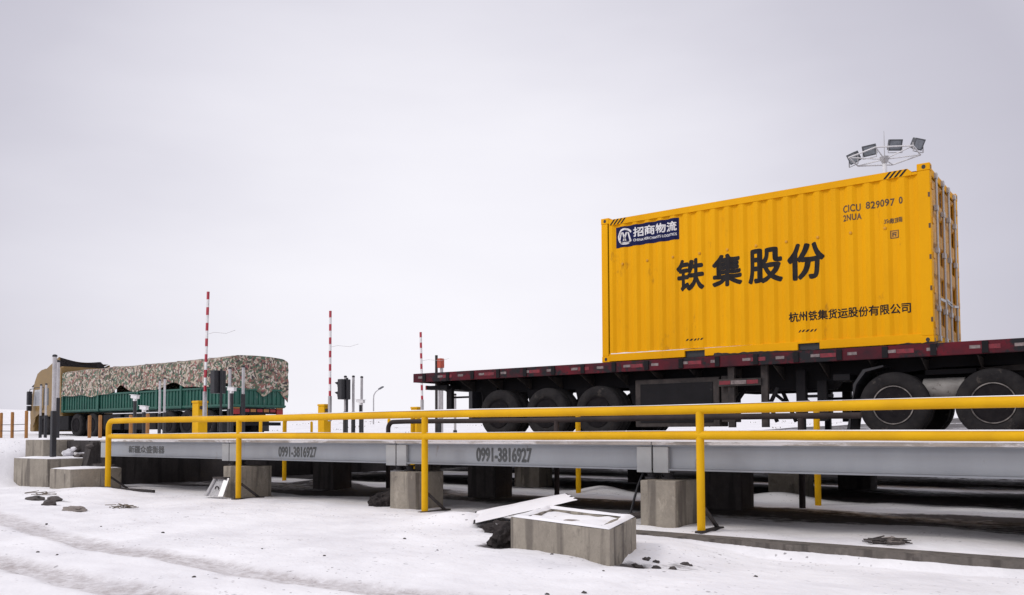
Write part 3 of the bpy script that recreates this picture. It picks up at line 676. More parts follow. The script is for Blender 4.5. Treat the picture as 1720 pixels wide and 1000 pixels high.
def draped(bmx, name, m, parent, off=.0025):
    """cut at every rib edge and lay the flat mesh over the corrugation"""
    for xb in BRK:
        gm = bmx.verts[:]+bmx.edges[:]+bmx.faces[:]
        bmesh.ops.bisect_plane(bmx, geom=gm, plane_co=(xb, 0, 0), plane_no=(1, 0, 0), dist=1e-5)
    for v in bmx.verts: v.co.y += YS+yoff(v.co.x)-off
    mb = MB(); mb.bm.free(); mb.bm = bmx
    return mb.build(name, m, parent)
for ch_, xa, xb, za, zb in (('铁', -7.15, -6.585, 3.765, 4.375), ('集', -6.425, -5.845, 3.77, 4.372), ('股', -5.75, -5.115, 3.757, 4.385), ('份', -5.03, -4.39, 3.742, 4.39)):
    draped(text_bm(ch_, xa, xb, za, zb, .033), 'company_lettering', 'ink', wall1)
draped(text_bm('杭州铁集货运股份有限公司', -5.02, -3.05, 3.022, 3.196, .022), 'company_lettering', 'ink', wall1)
for body_, xa, xb in (('CICU', -4.075, -3.79), ('829097', -3.70, -3.26), ('0', -3.19, -3.13)):
    draped(text_bm(body_, xa, xb, 4.80+(xa+4.0)*.01, 4.925, .03, 1.1), 'container_number', 'ink_brown', wall1)
draped(text_bm('2NUA', -4.075, -3.78, 4.655, 4.765, .03, 1.1), 'container_number', 'ink_brown', wall1)
draped(text_bm('35t敞顶箱', -3.42, -3.14, 4.51, 4.60, .02), 'container_number', 'ink_brown', wall1)
def rect_bm(rects):
    b_ = bmesh.new()
    for poly in rects: b_.faces.new([b_.verts.new((x, 0, z)) for x, z in poly])
    return b_
def R4(x0, x1, z0, z1): return [(x0, z0), (x1, z0), (x1, z1), (x0, z1)]
pz = draped(rect_bm([R4(-3.335, -3.205, 4.262, 4.395)]), 'pictogram_plate', 'ink_brown', wall1)
draped(rect_bm([R4(-3.322, -3.218, 4.275, 4.382)]), 'pictogram_face', 'door_yellow', pz, .0045)
draped(rect_bm([R4(-3.305, -3.29, 4.29, 4.36), R4(-3.29, -3.24, 4.345, 4.36), R4(-3.262, -3.247, 4.29, 4.335), R4(-3.29, -3.262, 4.32, 4.333)]), 'pictogram_mark', 'ink_brown', pz, .0065)
# navy company panel
sg = draped(rect_bm([R4(-8.455, -7.09, 4.775, 5.19)]), 'company_panel', 'sign_blue', wall1, .004)
draped(text_bm('招商物流', -8.05, -7.13, 4.945, 5.135, .03, 1.06), 'panel_lettering', 'white_paint', sg, .0065)
draped(text_bm('CHINA MERCHANTS LOGISTICS', -8.05, -7.13, 4.855, 4.905, .03), 'panel_lettering', 'white_paint', sg, .0065)
lg = bmesh.new()      # emblem: open ring round two peaks
cx_, cz_, n_ = -8.245, 4.985, 40
aa = [R(-60+i*300/n_) for i in range(n_+1)]
aa = [a+R(90) for a in aa]
for a, b_ in zip(aa, aa[1:]):
    lg.faces.new([lg.verts.new((cx_+math.cos(t_)*r_*1.0, 0, cz_+math.sin(t_)*r_)) for t_, r_ in ((a, .165), (b_, .165), (b_, .128), (a, .128))])
for px in (-.055, .045):
    for s_ in (-1, 1):
        lg.faces.new([lg.verts.new((cx_+px+dx, 0, cz_+dz)) for dx, dz in ((s_*.0, .085), (s_*.028, .085), (s_*.085, -.085), (s_*.045, -.085))])
lg.faces.new([lg.verts.new((cx_+dx, 0, cz_+dz)) for dx, dz in ((-.12, -.11), (.12, -.11), (.10, -.135), (-.10, -.135))])
draped(lg, 'panel_emblem', 'white_paint', sg, .0065)
sn = MB(); sn.grid(lambda u, v: (CX0+.2+u*2.9, CY0+.004+v*.03, CZ0+.161+(.012+.014*noise.noise(Vector((u*14, 2, 0))))*(1-v*.3)*max(.02, 1-u*1.0)), 90, 2)
sn.grid(lambda u, v: (CX0+.2+u*2.9, CY0+.003, CZ0+.155+v*(.018+.016*noise.noise(Vector((u*14, 2, 0))))*max(.02, 1-u)), 90, 1)
sn.build('snow_ledge', 'snow', ct)
# hazard stripes
def stripes(x0, x1, z0, z1, n, y, name='hazard_stripe', m='ink', over=True):
    b_ = bmesh.new(); w_ = (x1-x0)/n; sh = (z1-z0)*.9
    for k in range(n):
        a = x0+k*w_; b_.faces.new([b_.verts.new((p, 0, q)) for p, q in ((a, z0), (a+w_*.5, z0), (a+w_*.5+sh, z1), (a+sh, z1))])
    if over: draped(b_, name, m, wall1)
    else:
        for v in b_.verts: v.co.y = y
        mb = MB(); mb.bm.free(); mb.bm = b_; mb.build(name, m, ct)
stripes(-8.58, -8.26, CZ1-.155, CZ1-.05, 4, CY0+.001, over=False)
stripes(-3.42, -3.10, CZ1-.155, CZ1-.05, 4, CY0+.001, over=False)
stripes(-6.97, -6.61, 2.825, 2.862, 5, 0); stripes(-4.87, -4.54, 2.835, 2.875, 5, 0)

# ------------------------------------------------------------------ wheels
def wheel(parent, x, z, y_out, sgn, rad=.53, dual=True, w_=.27, big_rim=False):
    """sgn +1: outer face looks to -Y (near side); -1 mirrored"""
    root = bpy.data.objects.new('wheel', None); COL.objects.link(root); root.parent = parent; root.location = Vector((x, y_out, z))-wl(parent); root.empty_display_size = .2
    ty = MB(); rr = rad
    prof = [(rr*.57, .03), (rr*.62, .006), (rr*.74, 0), (rr*.88, .008), (rr*.955, .03), (rr*.99, .05), (rr, .08)]
    for g_ in range(1, 5): yb = .08+(w_-.16)*g_/5; prof += [(rr, yb-.008), (rr*.985, yb-.005), (rr*.985, yb+.005), (rr, yb+.008)]
    prof += [(rr, w_-.08), (rr*.99, w_-.05), (rr*.955, w_-.03), (rr*.88, w_-.008), (rr*.62, w_-.006), (rr*.57, w_-.03)]
    def P(pr, off=0): return [(r_, sgn*(h+off)) for r_, h in pr]
    ty.lathe(P(prof), (x, y_out, z), 'y', 48, True)
    if dual: ty.lathe(P(prof, w_+.05), (x, y_out, z), 'y', 40, True)
    ty.build('tyre', 'tyre', root, True)
    rm = MB(); rm.lathe(P([(rr*.56, .012), (rr*.53, .03), (rr*.50, .15), (rr*.42, .185), (rr*.30, .185), (rr*.22, .17), (rr*.01, .17)]) if not big_rim else
                        P([(rr*.57, .012), (rr*.55, .03), (rr*.53, .15), (rr*.42, .185), (rr*.28, .17), (rr*.01, .17)]), (x, y_out, z), 'y', 36)
    rm.build('rim', 'rim', root, True)
    ed = MB(); ed.lathe(P([(rr*.585, .004), (rr*.585, -.004), (rr*.555, -.004), (rr*.555, .012)]), (x, y_out, z), 'y', 40, True); ed.build('rim_edge', 'rim_edge' if big_rim else 'rim', root, True)
    hb = MB(); hb.lathe(P([(rr*.21, .17), (rr*.20, .06), (rr*.15, .035), (rr*.01, .03)]), (x, y_out, z), 'y', 20)
    for k in range(10):
        a = 2*math.pi*k/10; hb.lathe(P([(.018, .188), (.018, .155), (.001, .155)]), (x+rr*.32*math.cos(a), y_out, z+rr*.32*math.sin(a)), 'y', 6)
    hb.build('hub', 'rim', root, True)
    return root

# ------------------------------------------------------------------ flatbed trailer
DK = 1.006                           # deck level the wheels stand on
TX0, TX1, TY0, TY1 = -13.87, .6, 14.80, 17.32
ft = thing('flatbed_trailer', (-6.6, 16.06, DK), 'long flatbed semi-trailer with weathered red edge rail carrying the yellow container', 'trailer')
MB().box(TX0+.02, TX1-.02, TY0+.07, TY1-.07, 2.43, 2.503).build('deck_board', 'dusty_steel', ft)
for ya, yb in ((TY0, TY0+.065), (TY1-.065, TY1)):
    sr = MB(); sr.box(TX0, TX1, ya, yb, 2.30, 2.505, .008)
    side_rail = sr.build('side_rail', 'deck_red', ft)
    x = TX0+.35
    near = ya < 16
    while x < TX1:
        yy = (ya-.022, ya-.001) if near else (yb+.001, yb+.022)
        MB().box(x-.045, x+.045, *yy, 2.31, 2.495, .004).build('stake_pocket', 'dark_steel', side_rail); x += .72
    if near:
        x = TX0+.16; k = 0
        while x < TX1-.2:
            MB().box(x, x+.15, ya-.004, ya-.0005, 2.385, 2.435).build('reflector', 'reflector_white', side_rail)
            if k % 2: MB().box(x+.16, x+.42, ya-.004, ya-.0005, 2.372, 2.44).build('reflector', 'reflector_red', side_rail)
            k += 1; x += .605
tb = MB().box(TX0, TX0+.06, TY0+.066, TY1-.066, 2.302, 2.502); tb.build('end_rail', 'deck_red', ft)
MB().box(TX1-.06, TX1, TY0+.066, TY1-.066, 2.302, 2.502).build('end_rail', 'deck_red', ft)
PB = [(-13.3, 2.42), (-13.3, 2.2), (-12.5, 2.03), (-8.3, 2.02), (-6.3, 1.86), (-4.42, 1.86), (-4.30, 2.0), (-2.7, 2.16), (.4, 2.16), (.4, 2.42)]
for y in (15.45, 16.55): MB().prism(PB, 'y', y, y+.12).build('main_beam', 'dark_steel', ft)
x = TX0+.55
while x < TX1:
    cb = MB(); cb.box(x-.03, x+.03, TY0+.075, TY1-.075, 2.30, 2.428); 
    cb.build('cross_member', 'dark_steel', ft)
    gs = MB(); gs.prism([(TY0+.1, 2.29), (15.44, 2.29), (15.44, 2.05)], 'x', x-.008, x+.008); gs.build('gusset', 'dusty_steel', ft); x += .8
# tail: bumper frame, lamps, chains
tl = MB(); tl.box(-13.62, -13.0, 15.0, 17.1, 2.13, 2.22); tl.box(-13.1, -12.95, 15.1, 15.2, 1.55, 2.15); tl.box(-13.1, -12.95, 16.9, 17.0, 1.55, 2.15); tl.box(-13.12, -13.0, 14.95, 17.15, 1.50, 1.62); tl.box(-13.2, -11.8, 15.4, 15.5, 1.93, 1.97); tl.box(-11.95, -11.85, 15.4, 15.5, 1.93, 2.2)
tl.build('tail_frame', 'dark_steel', ft)
for y in (15.0, 16.9): MB().box(-13.67, -13.63, y, y+.22, 2.13, 2.23, .008).build('tail_lamp', 'lamp_red', ft)
MB().tube([(-12.05, 15.1, 2.03), (-11.98, 15.05, 1.8), (-11.93, 15.02, 1.6), (-11.88, 15.0, 1.42)], .012, 6).build('hose', 'dark_steel', ft, True)
AX = (-11.42, -10.17, -8.92)
for x in AX:
    wheel(ft, x, DK+.525, 14.87, 1, .525); wheel(ft, x, DK+.525, 17.25, -1, .525)
    MB().tube([(x, 15.2, DK+.525), (x, 16.95, DK+.525)], .075, 12).build('axle', 'dark_steel', ft, True)
for y in (15.36, 16.66):
    sp_ = MB()
    for a in AX:
        for q in range(4): sp_.box(a-.52+q*.09, a+.52-q*.09, y-.04, y+.04, 1.66+q*.022, 1.68+q*.022)
    for a in (-12.05, -10.8, -9.55, -8.28): sp_.prism([(a-.16, 2.05), (a+.16, 2.05), (a+.07, 1.68), (a-.07, 1.68)], 'y', y-.05, y+.05)
    sp_.build('leaf_spring', 'dark_steel', ft)
MB().box(-12.35, -12.25, 15.0, 15.6, 1.35, 2.05).build('mud_flap', 'black', ft)
# tool box
tbx = MB().box(-8.12, -6.38, 15.0, 15.42, 1.22, 2.14, .015).build('tool_box', 'dusty_steel', ft)
MB().box(-8.0, -6.5, 14.985, 14.999, 1.3, 2.05, .004).build('tool_box_lid', 'dark_steel', tbx)
MB().box(-6.34, -6.2, 15.0, 15.6, 1.3, 2.15, .01).build('mud_flap', 'dusty_steel', ft)
# spare-wheel frame with red-white tape
sf = MB()
for x in (-6.12, -5.50): sf.box(x-.06, x+.06, 14.93, 15.01, 1.20, 2.30)
sf.box(-6.35, -5.55, 14.90, 14.928, 1.95, 2.08)
sf.box(-6.12, -5.5, 15.0, 15.06, 1.6, 1.64)
sf.build('guard_frame', 'dusty_steel', ft)
for k, (m_, a, b_) in enumerate((('reflector_red', -6.33, -6.12), ('reflector_white', -6.11, -5.82), ('reflector_red', -5.81, -5.60))):
    MB().box(a, b_, 14.893, 14.899, 1.98, 2.05).build('reflector', m_, ft)
# landing legs with braces
for y in (15.25, 16.75):
    ll = MB(); ll.box(-5.02, -4.86, y-.07, y+.07, 1.45, 2.2); ll.box(-4.99, -4.89, y-.05, y+.05, 1.12, 1.46); ll.box(-5.12, -4.78, y-.14, y+.14, 1.08, 1.12); ll.obox((-5.55, y, 1.9), (-5.0, y, 1.45), .05, .05)
    ll.build('landing_leg', 'dark_steel', ft)
    l2 = MB(); l2.box(-4.66, -4.50, y-.05, y+.05, 1.3, 2.0); l2.obox((-4.9, y, 1.74), (-4.4, y, 1.74), .04, .05); l2.build('leg_strut', 'dark_steel', ft)
for p_, q_ in (((-5.8, 15.7, 1.88), (-5.55, 15.7, 1.3)), ((-5.45, 15.7, 1.88), (-5.2, 15.7, 1.3)), ((-5.78, 15.65, 1.25), (-5.78, 15.65, 1.95)), ((-6.0, 15.3, 1.9), (-6.12, 15.05, 1.6)), ((-5.3, 15.05, 1.9), (-5.48, 15.05, 1.55))):
    MB().obox(p_, q_, .05, .06).build('diagonal_brace', 'dark_steel', ft)
MB().lathe([(.001, 0), (.45, 0), (.45, .04), (.2, .06), (.001, .06)], (-1.9, 16.06, 2.09), 'z', 24).build('kingpin_plate', 'dark_steel', ft)

tsn = MB(); tsn.grid(lambda u, v: (-6.4+u*3.75, 14.80+.045*v, 2.506+v*(.010+.055*max(0, noise.noise(Vector((u*9, 1.5, 0))))+.018*noise.noise(Vector((u*37, 4, 0)))+.03*max(0, math.sin(u*6.3+.4)))), 120, 2)
bmesh.ops.solidify(tsn.bm, geom=tsn.bm.faces[:], thickness=.006)
tag(tsn.build('torn_sheet', 'black_sheet'), 'ragged black sheet squeezed under the lower edge of the yellow container', 'sheet')

# ------------------------------------------------------------------ cab builder (shared by both trucks); s = +1: nose towards +X, -1: towards -X
def cab(root, xf, y0, y1, z0, zr, s, paint, glassm, ln=2.35):
    """xf nose x; z0 road level; zr roof of the fairing"""
    X = lambda d: xf-s*d
    prof = [(X(.02), z0+.42), (X(0), z0+1.1), (X(.08), z0+1.75), (X(.34), z0+2.62), (X(.62), zr-.16), (X(.95), zr-.03), (X(1.4), zr), (X(ln), zr+.04), (X(ln), z0+.95), (X(1.62), z0+.95), (X(1.50), z0+1.16), (X(1.0), z0+1.22), (X(.55), z0+1.1), (X(.40), z0+.72), (X(.36), z0+.42)]
    c_ = MB(); c_.prism(prof, 'y', y0, y1)
    es = [e for e in c_.bm.edges if abs(e.verts[0].co.y-e.verts[1].co.y) < 1e-6]
    bmesh.ops.bevel(c_.bm, geom=es, offset=.06, segments=3, affect='EDGES')
    body = c_.build('cab', paint, root, True)
    ws = MB(); ws.prism([(X(.018), z0+1.42), (X(.225), z0+2.36), (X(.26), z0+2.36), (X(.08), z0+1.42)], 'y', y0+.14, y1-.14); ws.build('windscreen', 'glass', body)
    sv_ = MB(); sv_.prism([(X(.22), z0+2.54), (X(-.12), z0+2.40), (X(-.10), z0+2.36), (X(.30), z0+2.46)], 'y', y0+.1, y1-.1); sv_.build('sun_visor', 'black', body)
    for yy, o_s in ((y0, -1), (y1, 1)):
        a, b2 = sorted((yy, yy+o_s*.006))
        d = MB(); MB().prism([(X(1.30), z0+1.25), (X(1.33), z0+1.25), (X(1.33), z0+2.33), (X(.34), z0+2.33), (X(.34), z0+2.305), (X(1.30), z0+2.305)], 'y', a, b2).build('door_seal', 'black', body); d.prism([(X(.28), z0+.8), (X(1.28), z0+1.25), (X(1.30), z0+2.30), (X(.36), z0+2.30), (X(.17), z0+1.42)], 'y', a, b2); dr = d.build('door', paint, body)
        a2, b3 = sorted((yy+o_s*.006, yy+o_s*.010))
        MB().prism([(X(.30), z0+1.46), (X(1.06), z0+1.46), (X(1.06), z0+2.22), (X(.44), z0+2.22)], 'y', a2, b3).build('window', glassm, dr)
        MB().box(*sorted((X(1.12), X(1.24))), *sorted((yy+o_s*.008, yy+o_s*.03)), z0+1.28, z0+1.32).build('handle', 'black', dr)
        MB().prism([(X(1.36), z0+1.46), (X(1.80), z0+1.46), (X(1.80), z0+2.26), (X(1.36), z0+2.26)], 'y', a, b2).build('rear_window', 'glass', body)
        mi = MB(); ym = sorted((yy+o_s*.10, yy+o_s*.30)); mi.box(*sorted((X(.24), X(.42))), *ym, z0+1.50, z0+2.14, .03); mi.box(*sorted((X(.26), X(.40))), *ym, z0+1.22, z0+1.46, .02)
        mi.tube([(X(.36), yy, z0+2.28), (X(.34), yy+o_s*.18, z0+2.24), (X(.33), yy+o_s*.2, z0+2.1)], .018, 6); mi.build('mirror', 'black', body)
        MB().box(*sorted((X(-.012), X(.14))), *sorted((yy-o_s*.42, yy-o_s*.06)), z0+.66, z0+.90, .02).build('headlight', 'glass_pale', body)
        MB().prism([(X(.5), z0+.45), (X(1.45), z0+.45), (X(1.45), z0+.85), (X(.5), z0+.85)], 'y', *sorted((yy-o_s*.5, yy-o_s*.42))).build('step_panel', 'black', body)
    bp_ = MB(); bp_.box(*sorted((X(-.06), X(.34))), y0+.02, y1-.02, z0+.25, z0+.64, .05); bp_.build('bumper', paint, body)
    gr = MB()
    for k in range(5): gr.box(*sorted((X(-.02), X(.05))), y0+.35, y1-.35, z0+.98+k*.13, z0+1.07+k*.13, .006)
    gr.build('grille', 'black', body)
    return body

# ------------------------------------------------------------------ tractor under the trailer's front
tr_ = thing('tractor_unit', (-.5, 16.06, DK), 'dark tractor unit with big twin drive wheels coupled under the flatbed at right', 'tractor')
fr = MB()
for y in (15.62, 16.36): fr.box(-4.05, 3.6, y, y+.09, DK+.78, DK+1.06)
fr.box(-4.1, -4.0, 15.3, 16.8, DK+.80, DK+1.0); fr.box(-4.32, -4.05, 14.98, 15.7, DK+.98, DK+1.08)
fr.box(-2.95, -2.2, 15.3, 16.8, DK+1.03, DK+1.11)
fr.build('chassis_frame', 'dark_steel', tr_)
for x in (-3.36, -1.93):
    wheel(tr_, x, DK+.54, 14.90, 1, .54, big_rim=True); wheel(tr_, x, DK+.54, 17.22, -1, .54, big_rim=True)
    MB().tube([(x, 15.2, DK+.54), (x, 16.9, DK+.54)], .10, 12).build('axle', 'dark_steel', tr_, True)
wheel(tr_, 1.9, DK+.54, 14.98, 1, .54, dual=False); wheel(tr_, 1.9, DK+.54, 17.14, -1, .54, dual=False)
MB().prism([(-4.12, DK+.05), (-4.05, DK+.05), (-3.98, DK+.9), (-3.82, DK+1.14), (-3.5, DK+1.2), (-3.5, DK+1.17), (-3.78, DK+1.10), (-3.93, DK+.9)], 'y', 14.92, 15.5).build('mud_guard', 'black', tr_)
fw_ = MB(); fw_.prism([(-2.75, DK+1.06), (-1.4, DK+1.06), (-1.5, DK+1.16), (-2.6, DK+1.10)], 'y', 15.5, 16.6); fw_.build('fifth_wheel', 'dusty_steel', tr_)
gr_ = MB()
for k in range(9): gr_.tube([(-2.95+k*.05, 15.55, DK+1.15), (-2.92+k*.05, 15.6, DK+1.19), (-2.90+k*.05, 15.65, DK+1.15)], .016, 5)
gr_.build('coiled_hose', 'black', tr_, True)
MB().tube([(-2.95, 15.25, DK+.80), (-2.35, 15.25, DK+.80)], .17, 18).build('air_tank', 'tank_grey', tr_, True)
MB().box(-.6, .7, 14.98, 15.55, DK+.45, DK+1.0, .05).build('fuel_tank', 'galv', tr_)
cab(tr_, 3.9, 14.82, 17.30, DK, DK+3.0, 1, 'cab_blue', 'glass')

# ------------------------------------------------------------------ covered cargo truck driving away at left
KY0, KY1, KZ = 19.2, 21.72, 1.0
kt = thing('cargo_truck', (-35, 20.46, KZ), 'gold-cabbed cargo truck with green slatted body under a camouflage cover', 'truck')
cab(kt, -42.85, KY0+.03, KY1-.03, KZ, 4.18, -1, 'cab_gold', 'glass_pale', 3.0)
kf = MB()
for y in (20.0, 20.8): kf.box(-42.2, -27.3, y, y+.1, KZ+.72, KZ+1.0)
kf.build('chassis_frame', 'dark_steel', kt)
for x, du in ((-41.55, False), (-38.55, True), (-37.2, True), (-31.3, True), (-30.0, True), (-28.7, True)):
    wheel(kt, x, KZ+.52, KY0+.06, 1, .52, dual=du); wheel(kt, x, KZ+.52, KY1-.06, -1, .52, dual=du)
for x0, x1 in ((-40.5, -39.3), (-36.3, -34.9), (-34.6, -32.2)): MB().box(x0, x1, KY0+.1, KY0+.6, KZ+.30, KZ+.95, .04).build('side_tank', 'dark_steel', kt)
gb = MB(); gb.box(-39.7, -27.12, KY0+.05, KY1-.05, 2.10, 2.17); gb.box(-39.7, -27.12, KY0+.06, KY0+.09, 2.17, 2.86); gb.box(-39.7, -27.12, KY1-.09, KY1-.06, 2.17, 2.86); gb.box(-27.16, -27.12, KY0+.09, KY1-.09, 2.17, 2.80); gb.box(-39.7, -39.64, KY0+.09, KY1-.09, 2.17, 3.6)
body = gb.build('cargo_body', 'body_green', kt)
rb = MB(); x = -39.6
while x < -27.2: rb.box(x-.03, x+.03, KY0+.025, KY0+.06, 2.2, 2.80); x += .22
for z in (2.14, 2.80): rb.box(-39.7, -27.12, KY0+.0, KY0+.058, z, z+.07)
for q in range(11): yq = KY0+.2+q*.21; rb.box(-27.12, -27.085, yq-.03, yq+.03, 2.2, 2.72)
for z in (2.13, 2.74): rb.box(-27.12, -27.06, KY0+.05, KY1-.05, z, z+.07)
rb.build('side_rib', 'body_green', body)
for x in (-39.66, -36.55, -33.4, -32.0, -30.3, -27.2):
    MB().box(x-.06, x+.06, KY0-.03, KY0+.06, 2.1, 3.0, .01).build('stake_post', 'body_green', body)
MB().box(-27.5, -27.2, KY0+.1, KY1-.1, 1.86, 2.08, .01).build('rear_beam', 'dark_steel', kt)
for k in range(5): MB().box(-27.19, -27.17, KY0+.62+k*.30, KY0+.86+k*.30, 1.93, 2.04).build('marker_stripe', 'lamp_amber' if k % 2 else 'lamp_red', kt)
for y in (KY0+.12, KY1-.42): 
    MB().box(-27.2, -27.14, y, y+.3, 1.84, 2.04, .01).build('tail_lamp', 'lamp_red', kt)
    MB().box(-27.2, -27.14, y, y+.3, 2.045, 2.10, .008).build('tail_lamp', 'lamp_amber', kt)
MB().box(-27.45, -27.3, KY0+.1, KY1-.1, 1.42, 1.55).build('under_run_bar', 'dark_steel', kt)
for y in (KY0+.1, KY1-.6): MB().box(-28.05, -28.02, y, y+.5, 1.2, 1.8).build('mud_flap', 'black', kt)
# camouflage tarpaulin: one draped sheet
cv = thing('tarpaulin', (-33.4, 20.46, 2.5), 'camouflage tarpaulin draped over the cargo body with a wavy lower hem', 'tarpaulin')
def hem(x):      # lower edge on the side: scalloped, higher over the middle
    a = (x+39.7)/12.6
    return 2.80+.05*math.sin(a*21)+.04*math.sin(a*47+1)+.13*sm((a-.28)/.12)+.05*noise.noise(Vector((x*.8, 0, 0)))+.16*math.exp(-((a-.40)/.03)**2)+.14*math.exp(-((a-.72)/.045)**2)
tp = MB(); tz = 4.0
def tfn(u, v):
    x = -39.72+u*12.66; c_ = v*4
    bx = .035*noise.noise(Vector((x*.6, v*5, 3)))+.012*noise.noise(Vector((x*4, v*22, 3)))
    top = tz-.03+.03*sm((x+29.2)/1.2)+.010*math.sin(x*2.1)+.015*noise.noise(Vector((x*.7, v*4, 1)))
    rad = .16
    if v < .36: f = v/.36; return (x, KY0-.035-bx*.8*(1-f*.3)+.02*f, hem(x)*(1-f)+(top-rad)*f)
    if v > .64: f = (1-v)/.36; return (x, KY1+.035+bx*.8, 2.8*(1-f)+(top-rad)*f)
    f = (v-.36)/.28; ang = math.pi*f
    yy = KY0-.015+f*(KY1-KY0+.03); e = min(f, 1-f)*(KY1-KY0)
    return (x, yy, top-rad+rad*math.sqrt(max(0, 1-(max(0, rad-e)/rad)**2))+bx*.8+.05*math.sin(math.pi*f))
tp.grid(tfn, 170, 44)
tp.build('side_sheet', 'camo', cv, True)
rs = MB()
def rfn(u, v):
    y = KY0-.03+u*(KY1-KY0+.06); lo = 2.62+.22*abs(math.sin(u*5.2+.3))-.12*u+.05*math.sin(u*19)
    if u > .86: lo -= .35*(u-.86)/.14
    top = 4.0-.14*(abs(u-.5)*2)**10+.05*math.sin(math.pi*u)
    b_ = .05*noise.noise(Vector((y*2, v*4, 8)))+.025*noise.noise(Vector((y*6, v*9, 8)))
    return (-27.06+b_+.05*math.sin(math.pi*v), y, lo+(top-lo)*v)
rs.grid(rfn, 50, 40); rs.build('rear_sheet', 'camo', cv, True)
for xq in (-37.9, -35.6, -33.1, -30.8, -28.7):
    pts_ = [tfn((xq+39.72)/12.66, v) for v in (0, .06, .12, .18, .24, .30, .35, .38, .42, .5, .6)]
    MB().tube([(x_, y_-.02, z_+.004) for i_, (x_, y_, z_) in enumerate(pts_)], .009, 5).build('rope', 'dry_stem', cv, True)
# roof deflector of the cab: black panel painted in for the shade of its open back
rd = MB()
def dfn(u, v):
    y = KY0+.06+u*2.15; ztop = 4.67-.13*math.sin(math.pi*min(1, u*1.05))-.10*u-(.16*sm((u-.9)/.1))
    return (-40.25-.55*(1-v)*0-.9*(1-v)**1.5*0+.03*math.sin(u*9), y, 4.02+(ztop-4.02)*v)
rd.grid(dfn, 24, 6); bmesh.ops.solidify(rd.bm, geom=rd.bm.faces[:], thickness=.06)
rdo = rd.build('deflector_back_shade', 'black_sheet', kt, True)
for y in (KY0+.05, KY1-.11):
    MB().prism([(-40.2, 4.02), (-40.2, 4.66 if y < 20 else 4.42), (-41.2, 4.24), (-41.5, 4.1), (-41.5, 4.02)], 'y', y, y+.06).build('deflector_cheek', 'cab_gold', rdo)
MB().grid(lambda u, v: (-41.5+u*1.28, KY0+.11+v*2.3, 4.1+.50*u**.8-.08*u*math.sin(math.pi*v)-.14*u*v), 8, 8).build('deflector_skin', 'cab_gold', rdo, True)

# ------------------------------------------------------------------ barrier gates
def gate(x, y, zt, lean, label, brick=.2):
    root = thing('barrier_gate', (x, y, 1.0), label, 'barrier gate', 'raised barrier gates at the ends of the weighing lanes')
    MB().box(x-.15, x+.15, y-.15, y+.15, .98, 1.98, .02).build('cabinet', 'yellow_paint', root)
    MB().box(x-.165, x+.165, y-.165, y+.165, 1.981, 2.05, .02).build('cabinet_lid', 'yellow_paint', root)
    bx, by = x+.32, y-.06; L_ = zt-2.3
    MB().box(bx-.045, bx+.045, by-.045, by+.045, 1.5, 2.30, .01).build('boom_mount', 'galv', root)
    MB().obox((x+.15, by, 1.85), (bx-.09, by, 1.85), .09, .09).build('pivot', 'dusty_steel', root)
    n_ = 13
    bo = bpy.data.objects.new('boom', None); COL.objects.link(bo); bo.parent = root; bo.location = Vector((bx, by, 2.3))-wl(root)
    for k in range(n_):
        z0, z1 = 2.25+(zt-2.25)*k/n_, 2.25+(zt-2.25)*(k+1)/n_
        p = lambda z: (bx+lean*(z-2.25), by-lean*.0, z)
        MB().obox(p(z0), p(z1), .045, .072).build('boom_stripe', 'red_paint' if k % 2 == 0 else 'white_paint', bo)
    zm = 2.25+(zt-2.25)*.58; xm = bx+lean*(zm-2.25)
    MB().tube([(xm, by, zm), (xm+.35, by, zm+.03), (xm+.9, by, zm-.04), (xm+1.3, by, zm+.02)], .005, 5).build('fringe_wire', 'galv', root, True)
    return root
gate(-21.55, 14.25, 5.10, .035, 'nearest barrier gate with raised red and white boom in front of the truck tail')
gate(-21.25, 18.55, 5.02, .0, 'middle barrier gate with raised boom beside the dark signal heads')
gate(-21.15, 22.75, 4.72, -.03, 'farthest barrier gate with raised boom behind the trailer tail')

# traffic signals
def signal(x, y, z, label):
    root = thing('traffic_signal', (x, y, 1.0), label, 'traffic light', 'lane traffic signals beside the barrier gates')
    MB().tube([(x+.14, y, .98), (x+.14, y, z+.36)], .035, 10).build('pole', 'black', root, True)
    MB().box(x-.10, x+.10, y-.19, y+.19, z-.32, z+.32, .02).build('housing', 'black', root)
    for dz in (-.155, .155):
        MB().lathe([(.001, 0), (.10, 0), (.10, -.02), (.001, -.02)], (x-.10, y, z+dz), 'x', 18).build('lens', 'lamp_glass', root)
        vz = MB(); nn_ = 12
        A1 = []; 
        for i in range(nn_+1):
            a = math.pi*(-.12+1.24*i/nn_); A1.append([(x-.10, y+.125*math.cos(a), z+dz+.125*math.sin(a)), (x-.10-.30*max(.25, math.sin(a)), y+.125*math.cos(a), z+dz+.125*math.sin(a)-.04)])
        vv = [[vz.bm.verts.new(q) for q in pr] for pr in A1]
        for a, b_ in zip(vv, vv[1:]): vz.bm.faces.new((a[0], b_[0], b_[1], a[1]))
        bmesh.ops.solidify(vz.bm, geom=vz.bm.faces[:], thickness=.008); vz.build('visor', 'black', root, True)
    return root
signal(-20.85, 14.35, 2.56, 'black two-lamp traffic signal in front of the camouflage cover')
signal(-20.42, 18.62, 2.50, 'black two-lamp traffic signal between the middle boom and the sensor posts')
# grey post with orange beacon box behind the trailer tail
ob = thing('beacon_post', (-20.2, 22.8, 1.0), 'grey post with an orange box on top behind the trailer tail', 'beacon post')
MB().tube([(-20.25, 22.8, .98), (-20.25, 22.8, 3.86)], .05, 10).build('pole', 'dusty_steel', ob, True)
MB().tube([(-20.05, 22.85, .98), (-20.05, 22.85, 3.45)], .06, 10).build('pole', 'grey_tube', ob, True)
MB().box(-20.16, -19.98, 22.72, 22.93, 3.40, 3.74, .03).build('beacon_box', 'orange_paint', ob)

